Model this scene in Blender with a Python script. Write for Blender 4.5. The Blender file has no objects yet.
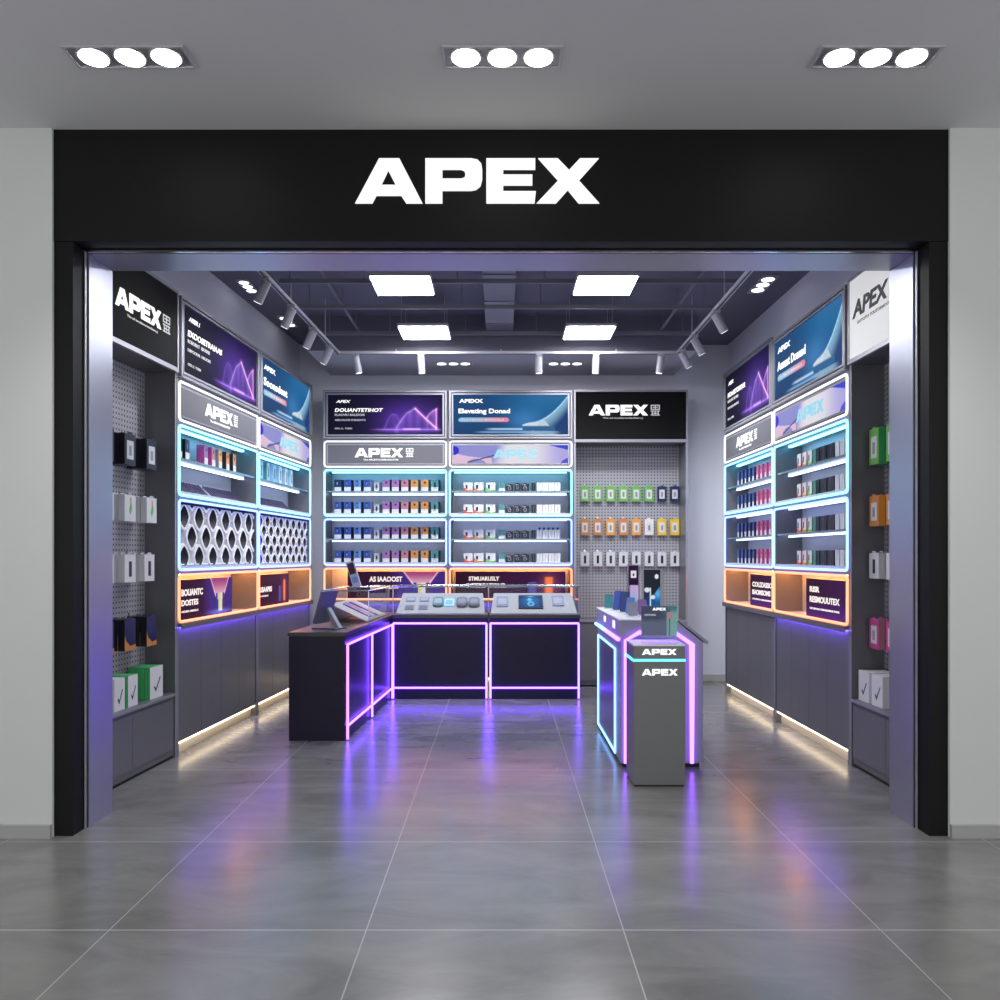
import bpy, math, random
from mathutils import Matrix, Vector
random.seed(7)
C = bpy.context.scene.collection
PI = math.pi

# ------------------------------------------------------------------ materials
MATS = {}
def mat(name, col=(.5,.5,.5), rough=.5, metal=0., emit=None, strength=0., coat=0., spec=.5):
    if name in MATS: return MATS[name]
    m = bpy.data.materials.new(name); m.use_nodes = True
    b = m.node_tree.nodes['Principled BSDF']
    b.inputs['Base Color'].default_value = (*col, 1)
    b.inputs['Roughness'].default_value = rough
    b.inputs['Metallic'].default_value = metal
    b.inputs['Specular IOR Level'].default_value = spec
    b.inputs['Coat Weight'].default_value = coat
    if emit:
        b.inputs['Emission Color'].default_value = (*emit, 1)
        b.inputs['Emission Strength'].default_value = strength
    MATS[name] = m
    return m

def brushed(name, col, rough, metal, scale=(2, 2, 60), amt=.06):
    m = mat(name, col, rough, metal); nt = m.node_tree; N = nt.nodes; L = nt.links
    b = N['Principled BSDF']
    tc = N.new('ShaderNodeTexCoord'); mp = N.new('ShaderNodeMapping'); mp.inputs['Scale'].default_value = scale
    nz = N.new('ShaderNodeTexNoise'); nz.inputs['Scale'].default_value = 3
    mr = N.new('ShaderNodeMapRange'); mr.inputs['To Min'].default_value = rough-amt; mr.inputs['To Max'].default_value = rough+amt
    L.new(tc.outputs['Object'], mp.inputs['Vector']); L.new(mp.outputs['Vector'], nz.inputs['Vector'])
    L.new(nz.outputs['Fac'], mr.inputs['Value']); L.new(mr.outputs['Result'], b.inputs['Roughness'])
    return m

def glass_mat(name, tint=(.96,.975,1), base=.010, edge=.35):
    m = bpy.data.materials.new(name); m.use_nodes = True; nt = m.node_tree; N = nt.nodes; L = nt.links
    N.remove(N['Principled BSDF'])
    out = N['Material Output']; tr = N.new('ShaderNodeBsdfTransparent'); gl = N.new('ShaderNodeBsdfGlossy')
    tr.inputs['Color'].default_value = (*tint, 1); gl.inputs['Roughness'].default_value = .03
    lw = N.new('ShaderNodeLayerWeight'); lw.inputs['Blend'].default_value = .25
    mr = N.new('ShaderNodeMapRange'); mr.inputs['To Min'].default_value = base; mr.inputs['To Max'].default_value = edge
    mx = N.new('ShaderNodeMixShader')
    L.new(lw.outputs['Facing'], mr.inputs['Value']); L.new(mr.outputs['Result'], mx.inputs['Fac'])
    L.new(tr.outputs[0], mx.inputs[1]); L.new(gl.outputs[0], mx.inputs[2]); L.new(mx.outputs[0], out.inputs['Surface'])
    MATS[name] = m
    return m

def vmath(N, L, op, a, b=None):
    n = N.new('ShaderNodeMath'); n.operation = op
    for i, v in enumerate((a, b)):
        if v is None: continue
        if isinstance(v, (int, float)): n.inputs[i].default_value = v
        else: L.new(v, n.inputs[i])
    return n.outputs[0]

def tile_floor(name, x0, dx, y0, dy, diag=False):
    m = mat(name, (.3,.3,.3), .2, 0); nt = m.node_tree; N = nt.nodes; L = nt.links; b = N['Principled BSDF']
    tc = N.new('ShaderNodeTexCoord'); sp = N.new('ShaderNodeSeparateXYZ'); L.new(tc.outputs['Object'], sp.inputs[0])
    def line(s, o, d, w):
        t = vmath(N, L, 'DIVIDE', vmath(N, L, 'SUBTRACT', s, o), d)
        f = vmath(N, L, 'ABSOLUTE', vmath(N, L, 'SUBTRACT', t, vmath(N, L, 'ROUND', t)))
        return vmath(N, L, 'LESS_THAN', vmath(N, L, 'MULTIPLY', f, d), w), vmath(N, L, 'ROUND', vmath(N, L, 'ADD', t, .5))
    lx, ix = line(sp.outputs['X'], x0, dx, .0026); ly, iy = line(sp.outputs['Y'], y0, dy, .0040)
    g = vmath(N, L, 'MAXIMUM', lx, ly)
    mp = N.new('ShaderNodeMapping'); mp.inputs['Scale'].default_value = (1.0, 2.3, 1); mp.inputs['Rotation'].default_value = (0,0,.5)
    L.new(tc.outputs['Object'], mp.inputs['Vector'])
    n1 = N.new('ShaderNodeTexNoise'); n1.inputs['Scale'].default_value = 1.6; n1.inputs['Detail'].default_value = 8; n1.inputs['Roughness'].default_value = .62; n1.inputs['Distortion'].default_value = .8
    L.new(mp.outputs['Vector'], n1.inputs['Vector'])
    cr = N.new('ShaderNodeValToRGB'); cr.color_ramp.elements[0].position = .3; cr.color_ramp.elements[0].color = (.115,.115,.110,1)
    cr.color_ramp.elements[1].position = .75; cr.color_ramp.elements[1].color = (.195,.193,.187,1)
    L.new(n1.outputs['Fac'], cr.inputs['Fac'])
    # small tone change from tile to tile
    wn = N.new('ShaderNodeTexWhiteNoise'); wn.noise_dimensions = '2D'
    cv = N.new('ShaderNodeCombineXYZ'); L.new(ix, cv.inputs[0]); L.new(iy, cv.inputs[1]); L.new(cv.outputs[0], wn.inputs['Vector'])
    mr = N.new('ShaderNodeMapRange'); mr.inputs['To Min'].default_value = .95; mr.inputs['To Max'].default_value = 1.05; L.new(wn.outputs['Value'], mr.inputs['Value'])
    hs = N.new('ShaderNodeHueSaturation'); L.new(cr.outputs['Color'], hs.inputs['Color']); L.new(mr.outputs['Result'], hs.inputs['Value'])
    mx = N.new('ShaderNodeMix'); mx.data_type = 'RGBA'; mx.inputs['B'].default_value = (.30,.297,.29,1)
    L.new(hs.outputs['Color'], mx.inputs['A']); L.new(g, mx.inputs['Factor']); L.new(mx.outputs['Result'], b.inputs['Base Color'])
    r = N.new('ShaderNodeMapRange'); r.inputs['To Min'].default_value = .17; r.inputs['To Max'].default_value = .30
    L.new(n1.outputs['Fac'], r.inputs['Value']); L.new(r.outputs['Result'], b.inputs['Roughness'])
    b.inputs['Specular IOR Level'].default_value = .75
    return m

def peg_mat(name, pitch=.035, rad=.0075):
    m = mat(name, (.3,.3,.33), .45, .1); nt = m.node_tree; N = nt.nodes; L = nt.links; b = N['Principled BSDF']
    tc = N.new('ShaderNodeTexCoord'); sp = N.new('ShaderNodeSeparateXYZ'); L.new(tc.outputs['Object'], sp.inputs[0])
    def cell(s):
        t = vmath(N, L, 'DIVIDE', s, pitch)
        f = vmath(N, L, 'SUBTRACT', t, vmath(N, L, 'ROUND', t))
        return vmath(N, L, 'MULTIPLY', f, pitch)
    a = cell(sp.outputs['X']); c = cell(sp.outputs['Z'])
    d = vmath(N, L, 'SQRT', vmath(N, L, 'ADD', vmath(N, L, 'MULTIPLY', a, a), vmath(N, L, 'MULTIPLY', c, c)))
    h = vmath(N, L, 'LESS_THAN', d, rad)
    mx = N.new('ShaderNodeMix'); mx.data_type = 'RGBA'; mx.inputs['A'].default_value = (.36,.36,.39,1); mx.inputs['B'].default_value = (.03,.03,.04,1)
    L.new(h, mx.inputs['Factor']); L.new(mx.outputs['Result'], b.inputs['Base Color'])
    return m

def attr_mat(name, strength=1.):
    m = mat(name, (.003,.003,.003), .5, spec=.05); nt = m.node_tree
    a = nt.nodes.new('ShaderNodeAttribute'); a.attribute_name = 'print'
    b = nt.nodes['Principled BSDF']
    nt.links.new(a.outputs['Color'], b.inputs['Emission Color']); b.inputs['Emission Strength'].default_value = strength
    return m
def print_mat(name):
    m = mat(name, (.5,.5,.5), .4); nt = m.node_tree
    a = nt.nodes.new('ShaderNodeAttribute'); a.attribute_name = 'print'
    nt.links.new(a.outputs['Color'], nt.nodes['Principled BSDF'].inputs['Base Color'])
    return m

def noise_paint(name, col, rough=.6, var=.04):
    m = mat(name, col, rough); nt = m.node_tree; N = nt.nodes; L = nt.links; b = N['Principled BSDF']
    tc = N.new('ShaderNodeTexCoord'); nz = N.new('ShaderNodeTexNoise'); nz.inputs['Scale'].default_value = 2.5; nz.inputs['Detail'].default_value = 6
    L.new(tc.outputs['Object'], nz.inputs['Vector'])
    mr = N.new('ShaderNodeMapRange'); mr.inputs['To Min'].default_value = 1-var; mr.inputs['To Max'].default_value = 1+var
    L.new(nz.outputs['Fac'], mr.inputs['Value'])
    hs = N.new('ShaderNodeHueSaturation'); hs.inputs['Color'].default_value = (*col, 1)
    L.new(mr.outputs['Result'], hs.inputs['Value']); L.new(hs.outputs['Color'], b.inputs['Base Color'])
    return m

WALL = noise_paint('wall_paint', (.76,.77,.84), .65, .02)
HALLWALL = noise_paint('hall_wall_paint', (.53,.54,.53), .7, .02)
HALLCEIL = noise_paint('hall_ceiling_paint', (.58,.58,.59), .75, .02)
SHOPCEIL = noise_paint('shop_ceiling_paint', (.135,.135,.18), .6, .05)
BASEB = mat('skirting', (.32,.32,.32), .5)
BLACK = brushed('black_metal', (.008,.008,.0085), .5, .0, (2,2,2), .05); BLACK.node_tree.nodes['Principled BSDF'].inputs['Specular IOR Level'].default_value = .12
SILVER = brushed('brushed_silver', (.38,.39,.47), .33, .75, (40,40,1.5), .07)
GREY = brushed('grey_laminate', (.16,.16,.175), .34, .30, (30,30,1), .05)
GREYD = brushed('dark_grey_laminate', (.15,.15,.16), .42, .3, (30,30,1), .04)
EDGE = mat('pale_metal_edge', (.36,.36,.40), .35, .5)
FRONT = mat('cabinet_front_edge', (.20,.20,.23), .5, .1)
INNER = mat('cell_lining', (.50,.52,.56), .45, .1)
SHELF = mat('shelf_glass_edge', (.20,.30,.34), .2, .3)
COUNTER = brushed('counter_black', (.016,.013,.030), .30, .0, (3,3,3), .04); COUNTER.node_tree.nodes['Principled BSDF'].inputs['Specular IOR Level'].default_value = .18
DARK = mat('dark_gap', (.006,.006,.007), .6)
WHITE = mat('white_card', (.80,.80,.80), .45)
WHITEB = mat('white_board', (.36,.355,.34), .5)
CHROME = mat('chrome', (.75,.76,.8), .15, 1.)
TRACK = mat('track_white', (.46,.46,.50), .4, .1)
GLASS = glass_mat('clear_glass')
ACRYL = glass_mat('acrylic', (.93,.96,.99), .025, .4)
PEG = peg_mat('pegboard')
FLOOR_H = tile_floor('hall_tile', -.515, .983, 3.135, .967)
FLOOR_S = tile_floor('shop_tile', -.515, .983, 4.31, 1.17)
POSTER = attr_mat('lit_poster', .80)
PRINT = print_mat('printed_card')
E = {}
def emis(name, col, s):
    E[name] = mat('light_'+name, (.12,.12,.12), .5, 0, col, s); return E[name]
emis('white', (.95,.93,1), 1.35); emis('cyan', (.19,.64,1), 3.2); emis('blue', (.17,.27,1), 3.8)
emis('orange', (1,.23,.11), 3.0); emis('purple', (.15,.045,1), 14); emis('lav', (.28,.085,1), 7); emis('icy', (.16,.42,1), 4.0)
emis('cyan_soft', (.12,.75,.95), 1.6); emis('strip', (.50,.62,1), 3.6); emis('stripc', (.16,.68,1), 6.0); emis('stripo', (1,.34,.08), 34); emis('ledge', (.20,.10,1), 55)  # 'ledge' is an added purple glow, unseen, that tints the doors
emis('lens', (.95,.96,1), 2.5); emis('striplow', (.75,.8,1), 1.3)
emis('toe', (1,.80,.52), 6.0); emis('panel', (.95,.96,1), 42); emis('lamp', (1,.98,.95), 20)
emis('sign', (1,1,.965), .96); emis('text', (1,1,1), 1.1); emis('textd', (.9,.9,.95), .55); emis('textc', (.22,.66,.85), .85); emis('warmtext', (1,.9,.85), .9)
INK = mat('black_ink', (.02,.02,.02), .5)

# ------------------------------------------------------------------ mesh builder
class MB:
    def __init__(s): s.v = []; s.f = []; s.m = []; s.mats = []
    def mi(s, m):
        if m not in s.mats: s.mats.append(m)
        return s.mats.index(m)
    def add(s, vs, fs, m):
        o = len(s.v); s.v += [tuple(p) for p in vs]; k = s.mi(m)
        for f in fs: s.f.append([o+i for i in f]); s.m.append(k)
        return s
    def box(s, x0, x1, y0, y1, z0, z1, m, front=None):
        v = [(x0,y0,z0),(x1,y0,z0),(x1,y1,z0),(x0,y1,z0),(x0,y0,z1),(x1,y0,z1),(x1,y1,z1),(x0,y1,z1)]
        fs = [(3,2,1,0),(4,5,6,7),(1,2,6,5),(2,3,7,6),(3,0,4,7)]
        s.add(v, fs, m); s.add(v, [(0,1,5,4)], front or m)
        return s
    def bbox(s, x0, x1, y0, y1, z0, z1, m, c=.004):
        # box with chamfered vertical and top edges
        s.prism_z([(x0+c,y0),(x1-c,y0),(x1,y0+c),(x1,y1-c),(x1-c,y1),(x0+c,y1),(x0,y1-c),(x0,y0+c)], z0, z1, m)
        return s
    def prism_z(s, pts, z0, z1, m, top=None):
        n = len(pts)
        v = [(p[0],p[1],z0) for p in pts] + [(p[0],p[1],z1) for p in pts]
        s.add(v, [tuple(range(n))[::-1]] + [(i,(i+1)%n,n+(i+1)%n,n+i) for i in range(n)], m)
        s.add(v, [tuple(range(n,2*n))], top or m)
        return s
    def prism_y(s, pts, y0, y1, m, front=None):   # outline in XZ, counter-clockwise seen from -Y
        n = len(pts)
        v = [(p[0],y0,p[1]) for p in pts] + [(p[0],y1,p[1]) for p in pts]
        s.add(v, [tuple(range(n,2*n))[::-1]] + [((i+1)%n,i,n+i,n+(i+1)%n) for i in range(n)], m)
        s.add(v, [tuple(range(n))], front or m)
        return s
    def sweep(s, path, r, m, closed=False, n=8, up=Vector((0,1,0))):
        P = [Vector(p) for p in path]; k = len(P); vs = []
        for i in range(k):
            a = P[(i-1) % k] if (closed or i > 0) else P[i]
            b = P[(i+1) % k] if (closed or i < k-1) else P[i]
            t = (b-a).normalized()
            side = up.cross(t)
            if side.length < 1e-4: side = Vector((1,0,0)).cross(t)
            side.normalize(); u2 = t.cross(side).normalized()
            sc = 1.
            if (closed or 0 < i < k-1):
                t1 = (P[i]-a).normalized(); d = max(.4, t1.dot(t)); sc = 1/d
            for j in range(n):
                an = 2*PI*j/n
                vs.append(P[i] + side*(r*sc*math.cos(an)) + u2*(r*math.sin(an)))
        fs = []
        for i in range(k if closed else k-1):
            for j in range(n):
                a = i*n+j; b = i*n+(j+1)%n; c = ((i+1)%k)*n+(j+1)%n; d = ((i+1)%k)*n+j
                fs.append((a,b,c,d))
        if not closed:
            fs.append(tuple(range(n))[::-1]); fs.append(tuple(range((k-1)*n, k*n)))
        s.add(vs, fs, m); return s
    def cyl(s, p0, p1, r, m, n=16, r1=None, cap=None):
        p0 = Vector(p0); p1 = Vector(p1); t = (p1-p0).normalized()
        a = Vector((0,0,1)) if abs(t.z) < .9 else Vector((1,0,0))
        u = t.cross(a).normalized(); w = t.cross(u); r1 = r if r1 is None else r1; vs = []
        for p, rr in ((p0,r),(p1,r1)):
            for j in range(n):
                an = 2*PI*j/n; vs.append(p+u*(rr*math.cos(an))+w*(rr*math.sin(an)))
        s.add(vs, [(j,(j+1)%n,n+(j+1)%n,n+j) for j in range(n)] + [tuple(range(n))[::-1]], m)
        s.add(vs, [tuple(range(n,2*n))], cap or m)
        return s
    def mesh(s, name):
        me = bpy.data.meshes.new(name); me.from_pydata(s.v, [], s.f)
        for m in s.mats: me.materials.append(m)
        me.polygons.foreach_set('material_index', s.m); me.update()
        return me
    def build(s, name, parent=None, smooth=False):
        return link(name, s.mesh(name), parent, smooth)

def link(name, me, parent=None, smooth=False):
    o = bpy.data.objects.new(name, me); C.objects.link(o)
    if smooth: me.polygons.foreach_set('use_smooth', [True]*len(me.polygons)); me.set_sharp_from_angle(angle=.7)
    if parent: o.parent = parent
    return o
def bevel(o, w=.004, seg=2):
    b = o.modifiers.new('bevel', 'BEVEL'); b.width = w; b.segments = seg; b.limit_method = 'ANGLE'
    return o
def thing(name, label, cat, M=None, group=None):
    o = bpy.data.objects.new(name, None); C.objects.link(o); o.empty_display_size = .05
    if M is not None: o.matrix_world = M
    o['label'] = label; o['category'] = cat
    if group: o['group'] = group
    return o
def tag(o, label, cat, group=None):
    o['label'] = label; o['category'] = cat
    if group: o['group'] = group
    return o
def sub(child, part):
    child.parent = part; child.matrix_parent_inverse = part.matrix_basis.inverted(); return child
def struct(o): o['kind'] = 'structure'; return o
def T(x=0, y=0, z=0, rz=0, rx=0, ry=0):
    return Matrix.Translation((x,y,z)) @ Matrix.Rotation(rz,4,'Z') @ Matrix.Rotation(ry,4,'Y') @ Matrix.Rotation(rx,4,'X')

def rrect(x0, x1, z0, z1, r, y=0, seg=4):
    pts = []
    for cx, cz, a0 in ((x1-r,z1-r,0),(x0+r,z1-r,PI/2),(x0+r,z0+r,PI),(x1-r,z0+r,1.5*PI)):
        for i in range(seg+1):
            a = a0 + PI/2*i/seg
            pts.append((cx+r*math.cos(a), y, cz+r*math.sin(a)))
    return pts
def neon(name, parent, x0, x1, z0, z1, m, r=.0095, y=-.008, rad=.03):
    return MB().sweep(rrect(x0,x1,z0,z1,rad,y), r, m, True).build(name, parent, True)

# text --------------------------------------------------------------
APEX = [
 [[(0,0),(.537,1),(.988,1),(1.506,0),(1.142,0),(1.03,.17),(.475,.17),(.383,0)], [(.74,.73),(.907,.41),(.586,.41)]],
 [[(1.568,0),(1.568,1),(2.60,1),(2.74,.97),(2.82,.88),(2.84,.75),(2.84,.53),(2.80,.38),(2.70,.30),(2.58,.28),(1.95,.28),(1.95,0)], [(1.95,.75),(2.37,.75),(2.44,.72),(2.46,.68),(2.46,.61),(2.44,.57),(2.37,.55),(1.95,.55)]],
 [[(2.932,1),(4.025,1),(4.025,.75),(3.31,.75),(3.31,.64),(3.96,.64),(3.96,.40),(3.31,.40),(3.31,.27),(4.04,.27),(4.01,0),(2.932,0)]],
 [[(4.09,1),(4.53,1),(4.78,.74),(5.025,1),(5.445,1),(5.0,.506),(5.457,0),(4.994,0),(4.753,.296),(4.488,0),(4.056,0),(4.537,.506)]],
]
STAND = Matrix.Rotation(PI/2, 4, 'X')
def curve_mesh(loops, depth, off=0.):
    cu = bpy.data.curves.new('tmp', 'CURVE'); cu.offset = off; cu.dimensions = '2D'; cu.fill_mode = 'BOTH'; cu.extrude = depth/2
    for lp in loops:
        sp = cu.splines.new('POLY'); sp.points.add(len(lp)-1); sp.use_cyclic_u = True
        for p, q in zip(sp.points, lp): p.co = (q[0], q[1], 0, 1)
    o = bpy.data.objects.new('tmp', cu); me = bpy.data.meshes.new_from_object(o)
    bpy.data.objects.remove(o); return me
def font_mesh(body, bold=.02, depth=.02, shear=0.):
    cu = bpy.data.curves.new('tmp', 'FONT'); cu.body = body; cu.size = 1; cu.offset = bold; cu.extrude = depth/2; cu.shear = shear; cu.resolution_u = 3
    o = bpy.data.objects.new('tmp', cu); me = bpy.data.meshes.new_from_object(o)
    bpy.data.objects.remove(o); return me
def fit(me, x, z, w, h, y, m, depth=.002):
    xs = [v.co.x for v in me.vertices]; ys = [v.co.y for v in me.vertices]; zs = [v.co.z for v in me.vertices]
    sx = w/(max(xs)-min(xs)); sy = h/(max(ys)-min(ys)); sz = depth/max(1e-6, max(zs)-min(zs))
    me.transform(Matrix.Diagonal((sx,sy,sz,1)) @ Matrix.Translation((-min(xs),-min(ys),-min(zs))))
    me.transform(Matrix.Translation((x,y,z)) @ STAND)
    me.materials.clear(); me.materials.append(m)
    return me
def text(name, parent, body, x, z, w, h, m, y=-.002, bold=.02, shear=0., depth=.002):
    return link(name, fit(font_mesh(body, bold, .02, shear), x, z, w, h, y, m, depth), parent)
def apex(parent, x, z, w, m, y=-.002, depth=.004, name='lettering', h=None):
    loops = [l for g in APEX for l in g]
    me = curve_mesh(loops, .1)
    return link(name, fit(me, x, z, w, h or w/5.457, y, m, depth), parent)
def emblem(parent, x, z, s, m, y=-.002, g=None):     # small two-storey block character beside the brand name
    b = MB()
    R = [(0,.54,1,.62),(0,.92,1,1),(0,.54,.1,1),(.9,.54,1,1),(.45,.54,.55,1),(.2,.74,.8,.81),
         (0,.38,1,.46),(.12,0,.22,.4),(.78,0,.88,.4),(.45,.1,.55,.4),(.22,.18,.8,.25),(0,0,1,.08)]
    for i, (a,c,d,e) in enumerate(R): b.box(x+a*s*.85, x+d*s*.85, y-.0006*(i%3), y+.002, z+c*s, z+e*s, m)
    return b.build('block_emblem', parent)

# painted posters ----------------------------------------------------
def art_mesh(name, x0, x1, z0, z1, y, fn, nu, nv, m):
    vs = [(x0+(x1-x0)*i/nu, y, z0+(z1-z0)*j/nv) for j in range(nv+1) for i in range(nu+1)]
    W = nu+1
    fs = [(j*W+i, j*W+i+1, (j+1)*W+i+1, (j+1)*W+i) for j in range(nv) for i in range(nu)]
    me = bpy.data.meshes.new(name); me.from_pydata(vs, [], fs)
    a = me.color_attributes.new('print', 'FLOAT_COLOR', 'POINT')
    buf = []
    for j in range(nv+1):
        for i in range(nu+1):
            c = fn(i/nu, j/nv); buf += [max(0,c[0]), max(0,c[1]), max(0,c[2]), 1]
    a.data.foreach_set('color', buf); me.materials.append(m)
    return me
def mix(a, b, t): t = max(0, min(1, t)); return [a[i]+(b[i]-a[i])*t for i in range(3)]
def addc(a, b, t): return [a[i]+b[i]*t for i in range(3)]
def seg(u, v, a, b, asp=2.6):
    px, py = (u-a[0])*asp, v-a[1]; dx, dy = (b[0]-a[0])*asp, b[1]-a[1]
    t = max(0, min(1, (px*dx+py*dy)/(dx*dx+dy*dy))); return math.hypot(px-dx*t, py-dy*t)
def g(d, w): return math.exp(-(d/w)**2)
def ss(a, b, x): t = max(0, min(1, (x-a)/(b-a))); return t*t*(3-2*t)
def poly_h(u, P):
    if u < P[0][0] or u > P[-1][0]: return None
    for a, b in zip(P, P[1:]):
        if a[0] <= u <= b[0]: return a[1]+(b[1]-a[1])*(u-a[0])/max(1e-6, b[0]-a[0])
M1 = [(.49,.16),(.53,.42),(.56,.52),(.60,.50),(.63,.30)]
M2 = [(.60,.18),(.64,.38),(.69,.55),(.76,.66),(.86,.38),(.945,.16)]
M3 = [(.858,.42),(.885,.52),(.915,.60),(.945,.64)]
def art_purple(u, v):
    c = mix((.006,.006,.022), (.012,.008,.045), u)
    c = addc(c, (.09,.03,.36), 1.1*math.exp(-((u-.70)/.24)**2-((v-.38)/.42)**2))
    for P, k in ((M1,.14),(M2,.38),(M3,.6)):
        h = poly_h(u, P)
        if h is not None and v < h and v > .14: c = addc(c, (.55,.28,.95), k*(.35+.65*((v-.14)/max(.05,h-.14))**2)*(.7+.3*math.sin(u*90)))
    for P, k, col, w in ((M1,.22,(.35,.15,1),.014),(M2[:4],.40,(.7,.45,1),.012),(M2[3:],1.3,(1,.48,.85),.011),(M3,.6,(.9,.35,1),.012)):
        d = min(seg(u,v,a,b) for a,b in zip(P,P[1:])); c = addc(c, col, k*g(d,w)+.25*k*g(d,w*3.5))
    c = addc(c, (1,.35,.9), 1.1*g(seg(u,v,(.945,.65),(.945,.14)),.018))
    k = ss(.34,.55,u)*(1-ss(.955,1,u))
    c = addc(c, (.45,.2,1), k*(1.0*g(v-.13,.012)+.35*g(v-.12,.05)))
    c = addc(c, (.9,.6,1), .7*g(seg(u,v,(.66,.14),(.80,.14)),.02))
    c = addc(c, (.35,.25,1), .35*g((u-.60)*2.6,.05)*ss(.0,.1,v)*(1-ss(.1,.35,v)))
    return c
def art_blue(u, v):
    c = mix((.012,.075,.22), (.015,.17,.42), ss(.2,.8,u)*ss(.1,.9,v)); c = mix(c, (.01,.05,.16), .6*ss(.3,0,v)*(1-u))
    c = addc(c, (.05,.20,.42), .7*math.exp(-((u-.62)/.14)**2-((v-.35)/.28)**2))
    arc = .30+ .68*((u-.68)/.32)**1.8 if u > .68 else None
    if arc is not None:
        d = v-arc
        if d < 0: c = mix((.30,.58,.80), (.015,.06,.22), ss(0,.45,-d))
        c = addc(c, (.5,.75,.9), .7*g(d,.02))
    c = addc(c, (.05,.02,.0), ss(.5,.75,u)*ss(.7,1,v)*.4)
    c = addc(c, (.55,.75,.95), ss(.26,.36,u)*(1-ss(.60,.64,u))*g(v-.14,.022)*1.0)
    c = addc(c, (.3,.55,.85), ss(.16,.3,u)*(1-ss(.64,.7,u))*g(v-.065,.02)*.8)
    if .60 < u < .885:
        top = .25+.06*math.sin((u-.6)*18)+(.13*g((u-.79)*3,.12))
        if v < top and v > .10+.02*math.cos(u*20): c = mix((.03,.15,.36), (.75,.88,.97), ss(.20,.24,v)*(1 if u<.74 else .85))
    if v < .10 and u > .55: c = mix(c, (.35,.60,.80), ss(.55,.7,u)*(1-ss(.85,.95,u))*.8)
    a, b, z0, z1 = .045, .485, .315, .43; r = (z1-z0)/2; asp = 2.6
    dx = max(a*asp+r-u*asp, 0, u*asp-(b*asp-r)); dz = v-(z0+z1)/2
    if math.hypot(dx, dz) < r: c = mix((.30,.62,.90), (.95,.30,.42), ss(.15,.95,(u-a)/(b-a)))
    return c
def art_wave(u, v):
    c = mix((.34,.35,.82), (.82,.72,.95), ss(.30,.42,u-.10*v))
    if u > .33: c = mix(c, (.95,.93,1), ss(.36,.5,u)*(1-ss(.60,.95,u)))
    c = mix(c, (.45,.42,.92), ss(.72,.98,u)*.8)
    if v < .50-.75*math.sin(max(0,(u-.0))*5.0)*.35+.05 and u < .34: c = mix((.95,.62,.80), (.90,.72,.95), v*1.5)
    if math.hypot((u-.17)*5, v-1.05) < .62: c = (.36,.36,.80)
    if math.hypot((u-.20)*5, v+.25) < .50: c = (.36,.36,.78)
    if math.hypot((u-0)*5, v-.70) < .26: c = (.05,.03,.75)
    e = v-(1.02-1.6*(u-.82)); e2 = v-(1.42-1.7*(u-.82))
    if u > .80 and e > 0 and e2 < 0: c = (.05,.08,.80)
    if math.hypot((u-1.02)*5, v+.15) < .45: c = (.12,.12,.75)
    if abs(v-(.05+1.7*(u-.13))) < .035 and .13 < u < .36: c = (.10,.10,.25)
    return c
def art_niche(kind):
    def fn(u, v):
        c = mix((.035,.008,.022), (.06,.012,.09), u)
        if kind == 0:     # bright beam with standing bottles
            c = mix(c, (.07,.03,.26), ss(.40,.60,u)); w = .06+.20*max(0, v-.42)
            if abs(u-.75) < w and v > .42: c = mix((.95,.55,.70), (.45,.08,.25), ss(.45,.95,v))
            c = addc(c, (1,.6,.7), .8*g(abs(abs(u-.75)-w)*2.6, .02)*ss(.40,.5,v))
            for cx, col in ((.69,(.02,.05,.5)),(.735,(.85,.75,.25)),(.775,(.9,.85,.75)),(.82,(.10,.05,.12))):
                if abs(u-cx) < .018 and .12 < v < .60: c = col
            c = addc(c, (.2,.25,.9), .8*math.exp(-((u-.75)/.18)**2-((v-.1)/.06)**2))
        elif kind == 1:
            for cx, col, h in ((.70,(.12,.10,.42),.62),(.85,(.95,.22,.05),.80)):
                if abs(u-cx) < .05 and .12 < v < h: c = mix(col, (.02,.02,.05), ss(.02,.05,abs(u-cx)))
            c = addc(c, (.5,.1,.1), .5*math.exp(-((u-.85)/.08)**2-((v-.5)/.4)**2))
        elif kind == 2:
            if abs(u-.945) < .02 and .10 < v < .6: c = (.30,.22,.85)
            c = addc(c, (.05,.01,.16), ss(.6,0,v))
        else:
            c = addc(c, (.05,.01,.16), ss(.6,0,v))
        return c
    return fn
ART = {}
def art(key, fn, W, H, nu, nv, m):
    k = (key, round(W,3), round(H,3))
    if k not in ART: ART[k] = art_mesh(key, 0, W, 0, H, 0, fn, nu, nv, m)
    return ART[k]

# ------------------------------------------------------------------ camera
cam = bpy.data.cameras.new('camera'); co = bpy.data.objects.new('camera', cam); C.objects.link(co)
co.location = (0,0,1.43); co.rotation_euler = (PI/2,0,0)
cam.sensor_width = 36; cam.lens = 36*.82; cam.shift_x = -.001; cam.shift_y = .056; cam.clip_start = .05
bpy.context.scene.camera = co
vs = bpy.context.scene.view_settings
vs.view_transform = 'Standard'; vs.look = 'None'; vs.gamma = 1; vs.use_curve_mapping = False; vs.exposure = 0

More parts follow.
